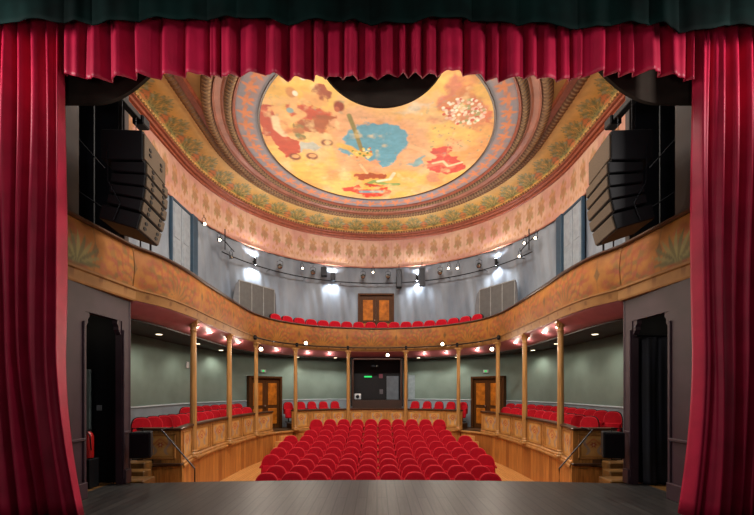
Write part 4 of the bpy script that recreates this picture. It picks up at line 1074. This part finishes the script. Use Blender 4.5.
# ------------------------------------------------------------------ curtains
def curtain_mesh(x0, x1, ztop, zbot, y0, amp, wl, seed, flare=0, edge_x=None, nx=340, nz=36, hem=None, depth2=.0):
    rnd = random.Random(seed); ph = []; s = 0
    nf = int((x1-x0)/wl)+2; ws = [wl*rnd.uniform(.55, 1.5) for _ in range(nf*2)]
    cum = [0]
    for w in ws: cum.append(cum[-1]+w)
    ams = [rnd.uniform(.55, 1.25) for _ in cum]
    def fy(x):
        d = x-x0
        for i in range(len(ws)):
            if d <= cum[i+1]:
                t = (d-cum[i])/ws[i]; return -(math.sin(PI*t)**.9)*(.4+.6*ams[i])*amp*(1+.18*math.sin(2*PI*t*1.5+i))
        return 0
    P = []
    nx = max(nx, int((x1-x0)/.008))
    for i in range(nx+1):
        xr = i/nx; x = x0+(x1-x0)*xr; row = []
        for j in range(nz+1):
            z = ztop+(zbot-ztop)*j/nz
            if hem: zb = hem(x, fy(x)); z = ztop+(zb-ztop)*j/nz
            low = max(0, (2.2-z)/2.3) if flare else 0
            fx = x
            if flare: fx = x+(xr if flare > 0 else (1-xr))*flare*low**1.6
            y = y0+fy(x)*(1+.25*math.sin(x*3+z*.7)*.3)+.05*amp*math.sin(x*31+z*1.3)+.02*math.sin(z*1.1+x*5)
            if flare: y += .05*low*math.sin(x*9+1)
            row.append((fx, y, z))
        P.append(row)
    return MB().grid(P)
o = curtain_mesh(-6.3, -4.25, 7.3, ZS+.005, 5.22, .22, .17, 3, flare=.29).build('stage_curtain', M_red, smooth=True, auto=False); solidify(o, .012)
tag(o, 'crimson velvet stage curtain hanging in folds on the left side', 'curtain', 'side stage curtains')
o = curtain_mesh(4.38, 6.3, 7.3, ZS+.005, 5.22, .20, .15, 11, flare=-.18).build('stage_curtain', M_red, smooth=True, auto=False); solidify(o, .012)
tag(o, 'crimson velvet stage curtain hanging in folds on the right side', 'curtain', 'side stage curtains')
def vhem(x, f): return 5.86+.05*math.sin(x*2.3)-(.0+(-f)/.2*-.10)-.0
o = curtain_mesh(-4.22, 4.25, 7.2, 5.86, 5.12, .17, .25, 5, hem=lambda x, f: 5.87+.03*math.sin(x*2.3)+.02*math.sin(x*7)+.42*f+.015, nx=900, nz=24).build('curtain_valance', M_red, smooth=True, auto=False); solidify(o, .012)
tag(o, 'short crimson pleated valance across the top of the stage opening', 'valance')
GB = [(-6.3, 25), (-4.0, 23), (-3.2, 24), (-2.6, 20), (-2, 19.5), (-1, 23.5), (0, 24.5), (.6, 22), (1.2, 21), (1.8, 25), (2.4, 30), (2.9, 26), (3.4, 27), (3.9, 32), (4.4, 27), (4.9, 31), (6.3, 30)]
def ghem(x, f):
    for (a, p), (b, q) in zip(GB, GB[1:]):
        if x <= b: 
            t = (x-a)/(b-a); t = t*t*(3-2*t); py = p+(q-p)*t; break
    else: py = 30
    return zat(py, 4.72)+.01*math.sin(x*13)
o = curtain_mesh(-6.3, 6.3, 7.4, 6.3, 4.72, .05, .6, 9, hem=ghem, nx=500, nz=20).build('border_drape', M_green, smooth=True, auto=False); solidify(o, .015)
tag(o, 'dark green velvet border drape across the very top, above the red valance', 'drape')
# dark scalloped pelmet behind the valance
def pel(x):
    def dip(cx, r, zb): 
        d = abs(x-cx); return zb+r-math.sqrt(r*r-d*d) if d < r else 9
    z = min(dip(.08, 1.0, 5.79), 9)
    ax = abs(x)
    zs = 5.83+ (0 if ax > 4.15 else (4.15-ax)**2*.62) if ax > 2.7 else 9
    return min(z, zs, 7.0)
mb = MB(); n = 400; P = []
for i in range(n+1):
    x = -4.7+9.4*i/n; P.append([(x, 5.5, pel(x)), (x, 5.5, 7.6)])
mb.grid(P); o = mb.build('scalloped_pelmet', M_pelmet); solidify(o, .05)
tag(o, 'dark scalloped pelmet hanging behind the red valance, bulging down in the middle', 'pelmet')

# ------------------------------------------------------------------ line array loudspeakers
def line_array(sx, side):
    og = Vector((sx*3.96, 6.16, 5.72))
    t = empty('line_array', og, 0, 'big black loudspeaker cluster hanging in the %s proscenium box' % side, 'loudspeaker', 'loudspeaker clusters by the proscenium')
    # local axes: a = along the grille width (mostly +Y), d = grille normal (towards the hall axis)
    gx = lambda y: .13*(y)
    rz = -sx*.14
    R0 = Matrix.Rotation(rz, 4, 'Z')
    def cab(cz, h, dep, tilt, shift, nm, wid=.82, back=1.0):
        """cabinet: grille on the -sx.. side, wedge shaped"""
        f = -sx
        hf, hb = h/2, h/2*back
        x0, x1 = f*dep/2, -f*dep/2
        v = [(x0, -wid/2, -hf), (x0, wid/2, -hf), (x0, wid/2, hf), (x0, -wid/2, hf), (x1, -wid/2*.86, -hb), (x1, wid/2*.86, -hb), (x1, wid/2*.86, hb), (x1, -wid/2*.86, hb)]
        fc = [(0, 1, 2, 3), (7, 6, 5, 4), (0, 3, 7, 4), (1, 5, 6, 2), (3, 2, 6, 7), (0, 4, 5, 1)]
        T = R0 @ Matrix.Translation((f*shift, 0, cz)) @ Matrix.Rotation(f*tilt, 4, 'Y')
        mb = MB(); mb.add([T @ Vector(p) for p in v], fc); b = mb.build(nm, M_black, t); recalc(b)
        md = b.modifiers.new('b', 'BEVEL'); md.width = .012; md.segments = 1
        g = MB(); g.box(f*(dep/2+.012), 0, 0, .025, wid*.94, h*.86, M=T, bev=.008); gr = g.build('grille', M_grille, b)
        for yy in (-.2, .2):
            for zz in (-.04, .04):
                k = MB(); k.lathe([(.045, 0), (.045, .012)], n=14, M=T @ Matrix.Translation((f*(dep/2+.022), yy, zz)) @ Matrix.Diagonal((1, 1, .6, 1)) @ Matrix.Rotation(PI/2, 4, 'Y'))
                k.build('horn_slot', M_black, b)
        return b
    cab(-.29, .46, .62, 0, -.03, 'subwoofer')
    z = -.53; tl = [.03, .08, .14, .21]; sh = [.06, .055, .04, .005]
    for k in range(4):
        h = .18; z -= h/2+.006; cab(z, h, .52, tl[k], sh[k], 'array_cabinet', back=.75); z -= h/2-.004*k
    cab(z-.13, .25, .60, .26, -.08, 'bottom_cabinet', wid=.74, back=.9)
    for y in (-.22, .22): 
        p = R0 @ Vector((sx*.1, y, -.06)); MB().tube([p, p+Vector((0, 0, .62))], .005).build('hanging_cable', M_metal, t)
    MB().tube([R0 @ Vector((sx*.25, -.36, -.3)), R0 @ Vector((sx*.2, -.42, -.9)), R0 @ Vector((sx*.05, -.38, -1.2)), R0 @ Vector((sx*.15, -.36, -1.45))], .01).build('cable', M_metal, t)
    fl = MB(); fl.box(0, 0, -.03, .5, .6, .05, M=R0, bev=.01); fl.build('flying_frame', M_metal, t)
    # hoist beam above
    b = empty('hoist_beam', (sx*4.12, 6.1, 6.33), 0, 'black hoist beam above the %s loudspeaker cluster' % side, 'beam', 'hoist beams'); MB().box(0, .1, 0, .12, .9, .1, bev=.01).build('beam', M_black, b)
    MB().box(0, .45, -.02, .2, .2, .16, bev=.02).build('motor', M_black, b)
line_array(-1, 'left'); line_array(1, 'right')
# scaffold rods in the dark upper boxes
for sx, side in ((-1, 'left'), (1, 'right')):
    t = empty('bracing_rods', (sx*5.2, 6.6, 5), 0, 'steel bracing rods in the dark %s upper box' % side, 'rods', 'bracing rods')
    og = (sx*5.2, 6.6, 5)
    MB().tube([(sx*5.3, 6.2, 6.2), (sx*4.8, 6.6, 5.55)], .012).build('diagonal_rod', M_metal, t, org=og)
    MB().tube([(sx*5.1, 6.75, 3.6), (sx*5.1, 6.75, 7.4)], .02).build('upright', M_black, t, org=og)
    MB().tube([(sx*5.35, 6.1, 5.2), (sx*4.75, 6.5, 4.8)], .012).build('lower_rod', M_metal, t, org=og)

# monitor loudspeakers on the piers
for sx, side in ((-1, 'left'), (1, 'right')):
    x, y = sx*4.36, 6.98
    t = empty('wall_loudspeaker', (x, y, .63), -sx*.25, 'black box loudspeaker bracketed to the %s stage pier beside the box steps' % side, 'loudspeaker', 'loudspeakers on the stage piers')
    mb = MB(); mb.prism([(-.18, -.14), (.18, -.14), (.13, .14), (-.13, .14)], -.24, .24); b = mb.build('cabinet', M_black, t)
    md = b.modifiers.new('b', 'BEVEL'); md.width = .02; md.segments = 2
    MB().box(0, -.143, 0, .3, .012, .42, bev=.004).build('grille', M_metal, t)
    MB().tube([(0, 0, .24), (0, 0, .3), (sx*.18, .03, .3), (sx*.22, .03, 0), (sx*.18, .03, -.28), (0, 0, -.28), (0, 0, -.24)], .012).build('bracket', M_metal, t)
# metal hand rails by the box steps
for sx, side in ((-1, 'left'), (1, 'right')):
    t = empty('hand_rail', (sx*4.1, 7.5, -.2), 0, 'thin dark metal handrail sloping down at the %s box steps' % side, 'handrail', 'metal handrails')
    y = 7.45
    MB().tube([((-1 if sx < 0 else 1)*4.43, y+.25, .83), (sx*3.62, y, .08), (sx*3.62, y, -.3)], .014).build('rail', M_metal, t, org=(sx*4.1, 7.5, -.2), smooth=True)
    MB().tube([(sx*3.62, y, -.3), (sx*3.62, y, -.995)], .014).build('post', M_metal, t, org=(sx*4.1, 7.5, -.2))
    MB().tube([((-1 if sx < 0 else 1)*4.43, y+.25, .83), (sx*4.43, 8.14, .83)], .012).build('fixing', M_metal, t, org=(sx*4.1, 7.5, -.2))

# things in the stage doorways
t = empty('fire_extinguisher', (-5.08, 6.6, ZS+.52), 0, 'red fire extinguisher in the dark left doorway', 'extinguisher')
MB().lathe([(.02, 0), (.075, .01), (.08, .04), (.08, .38), (.06, .44), (.025, .47)], n=18).build('cylinder', M_ext, t, smooth=True); MB().box(0, 0, .5, .05, .12, .04, bev=.01).build('valve', M_black, t)
MB().tube([(0, -.05, .49), (.09, -.08, .4), (.09, -.05, .15)], .01).build('hose', M_black, t)
t = empty('extinguisher_stand', (-5.08, 6.6, ZS), 0, 'dark stand under the fire extinguisher', 'stand'); MB().box(0, 0, .26, .22, .22, .51, bev=.01).build('block', M_black, t)
o = MB().box(0, 0, 0, .01, .1, .1, bev=.004).build('light_switch', mat('switch_grey', '#7a7c80', .5)); o.location = (-5.15, 6.955, 1.31); o.rotation_euler.z = PI/2; tag(o, 'small grey light switch inside the left doorway', 'switch')
t = empty('door_leaf_open', (-5.31, 6.9, ZS), 0, 'pale edged door standing open inside the dark left doorway', 'door')
MB().box(0, 0, 1.05, .07, .05, 2.1, bev=.005).build('pale_edge', mat('pale_edge', '#77837f', .6), t)
mb = curtain_mesh(4.85, 6.15, 2.6, ZS+.01, 6.86, .12, .18, 23, nx=120); o = mb.build('black_drape', M_navy, smooth=True, auto=False); solidify(o, .01); tag(o, 'black pleated drape closing the right stage doorway', 'drape')
o = MB().tube([(4.7, 6.8, 2.62), (6.19, 6.8, 2.62)], .02).build('drape_rail', M_metal); tag(o, 'dark metal rail carrying the black drape in the right doorway', 'rail')
# grab hook on right curtain edge
t = empty('curtain_hook', (5.0, 4.82, 3.9), 0, 'black steel arm sticking out in front of the right red curtain', 'arm')
MB().tube([(-.1, 0, .03), (-.05, 0, 0), (.35, 0, 0)], .014).build('arm', M_metal, t, smooth=True)
light('POINT', (-5.7, 6.1, 2.9), 2.5, WARM2, .1, name='doorway_fill')  # unseen point lights added to brighten both dark doorways
light('POINT', (5.7, 6.1, 2.9), 2.5, WARM2, .1, name='doorway_fill')
# wall thermostat
x, y = on_ray(187.5, R-.02); o = MB().box(0, 0, 0, .04, .16, .2, bev=.01).build('wall_control_box', M_white); o.location = (x, y, 2.45); tag(o, 'small pale control box on the green wall behind the first left column', 'box')

# ------------------------------------------------------------------ lights of the hall and stage
# unseen lamps added off frame to light the curtains and deepen their folds
def curtain_light(x, y, z, tx, ty, tz, p, sz=.25): light('AREA', (x, y, z), p, (1, .93, .90), (sz, sz), aim((x, y, z), (tx, ty, tz)), 'added_curtain_light')
curtain_light(3.6, 2.9, 5.2, -4.6, 5, 4.0, 72); curtain_light(-3.6, 2.9, 5.2, 4.6, 5, 4.0, 72)
curtain_light(-5.4, 4.0, 5.9, 1.0, 5.0, 6.0, 60); curtain_light(5.4, 4.0, 5.9, -1.0, 5.0, 6.0, 60)
curtain_light(-1.5, .8, 2.75, -1.8, 5.0, 6.0, 30); curtain_light(1.5, .8, 2.75, 1.8, 5.0, 6.0, 30)
# house batten above the proscenium arch, shining into the hall
light('AREA', (0, 7.9, 9.25), 1500, (1, .94, .86), (6, .5), aim((0, 7.5, 9.2), (0, 14, 1.2)), 'house_batten')
# floods in the gallery, turned to the ceiling
for px in (205, 262, 320, 434, 492, 549):
    x, y = on_ray(px, 5.3); light('SPOT', (x, y, 5.2), 470, (1, .86, .66), .15, aim((x, y, 5.2), (-x*.5, 10, HC)), 'ceiling_flood', math.radians(125), .9)
w = bpy.data.worlds.new('World'); S.world = w; w.use_nodes = True
w.node_tree.nodes['Background'].inputs[0].default_value = (.75, .7, .72, 1); w.node_tree.nodes['Background'].inputs[1].default_value = .05

# ------------------------------------------------------------------ camera
cd = bpy.data.cameras.new('Camera'); cam = bpy.data.objects.new('Camera', cd); COL.objects.link(cam)
cam.location = (0, 0, CZ); cam.rotation_euler = (PI/2, 0, 0)
cd.sensor_width = 36; cd.sensor_fit = 'HORIZONTAL'; cd.lens = F/754*36; cd.shift_y = (HY-257.5)/754; cd.clip_start = .05; cd.clip_end = 100
S.camera = cam
S.view_settings.view_transform = 'Standard'; S.view_settings.look = 'None'; S.view_settings.exposure = 0; S.view_settings.gamma = 1; S.view_settings.use_curve_mapping = False
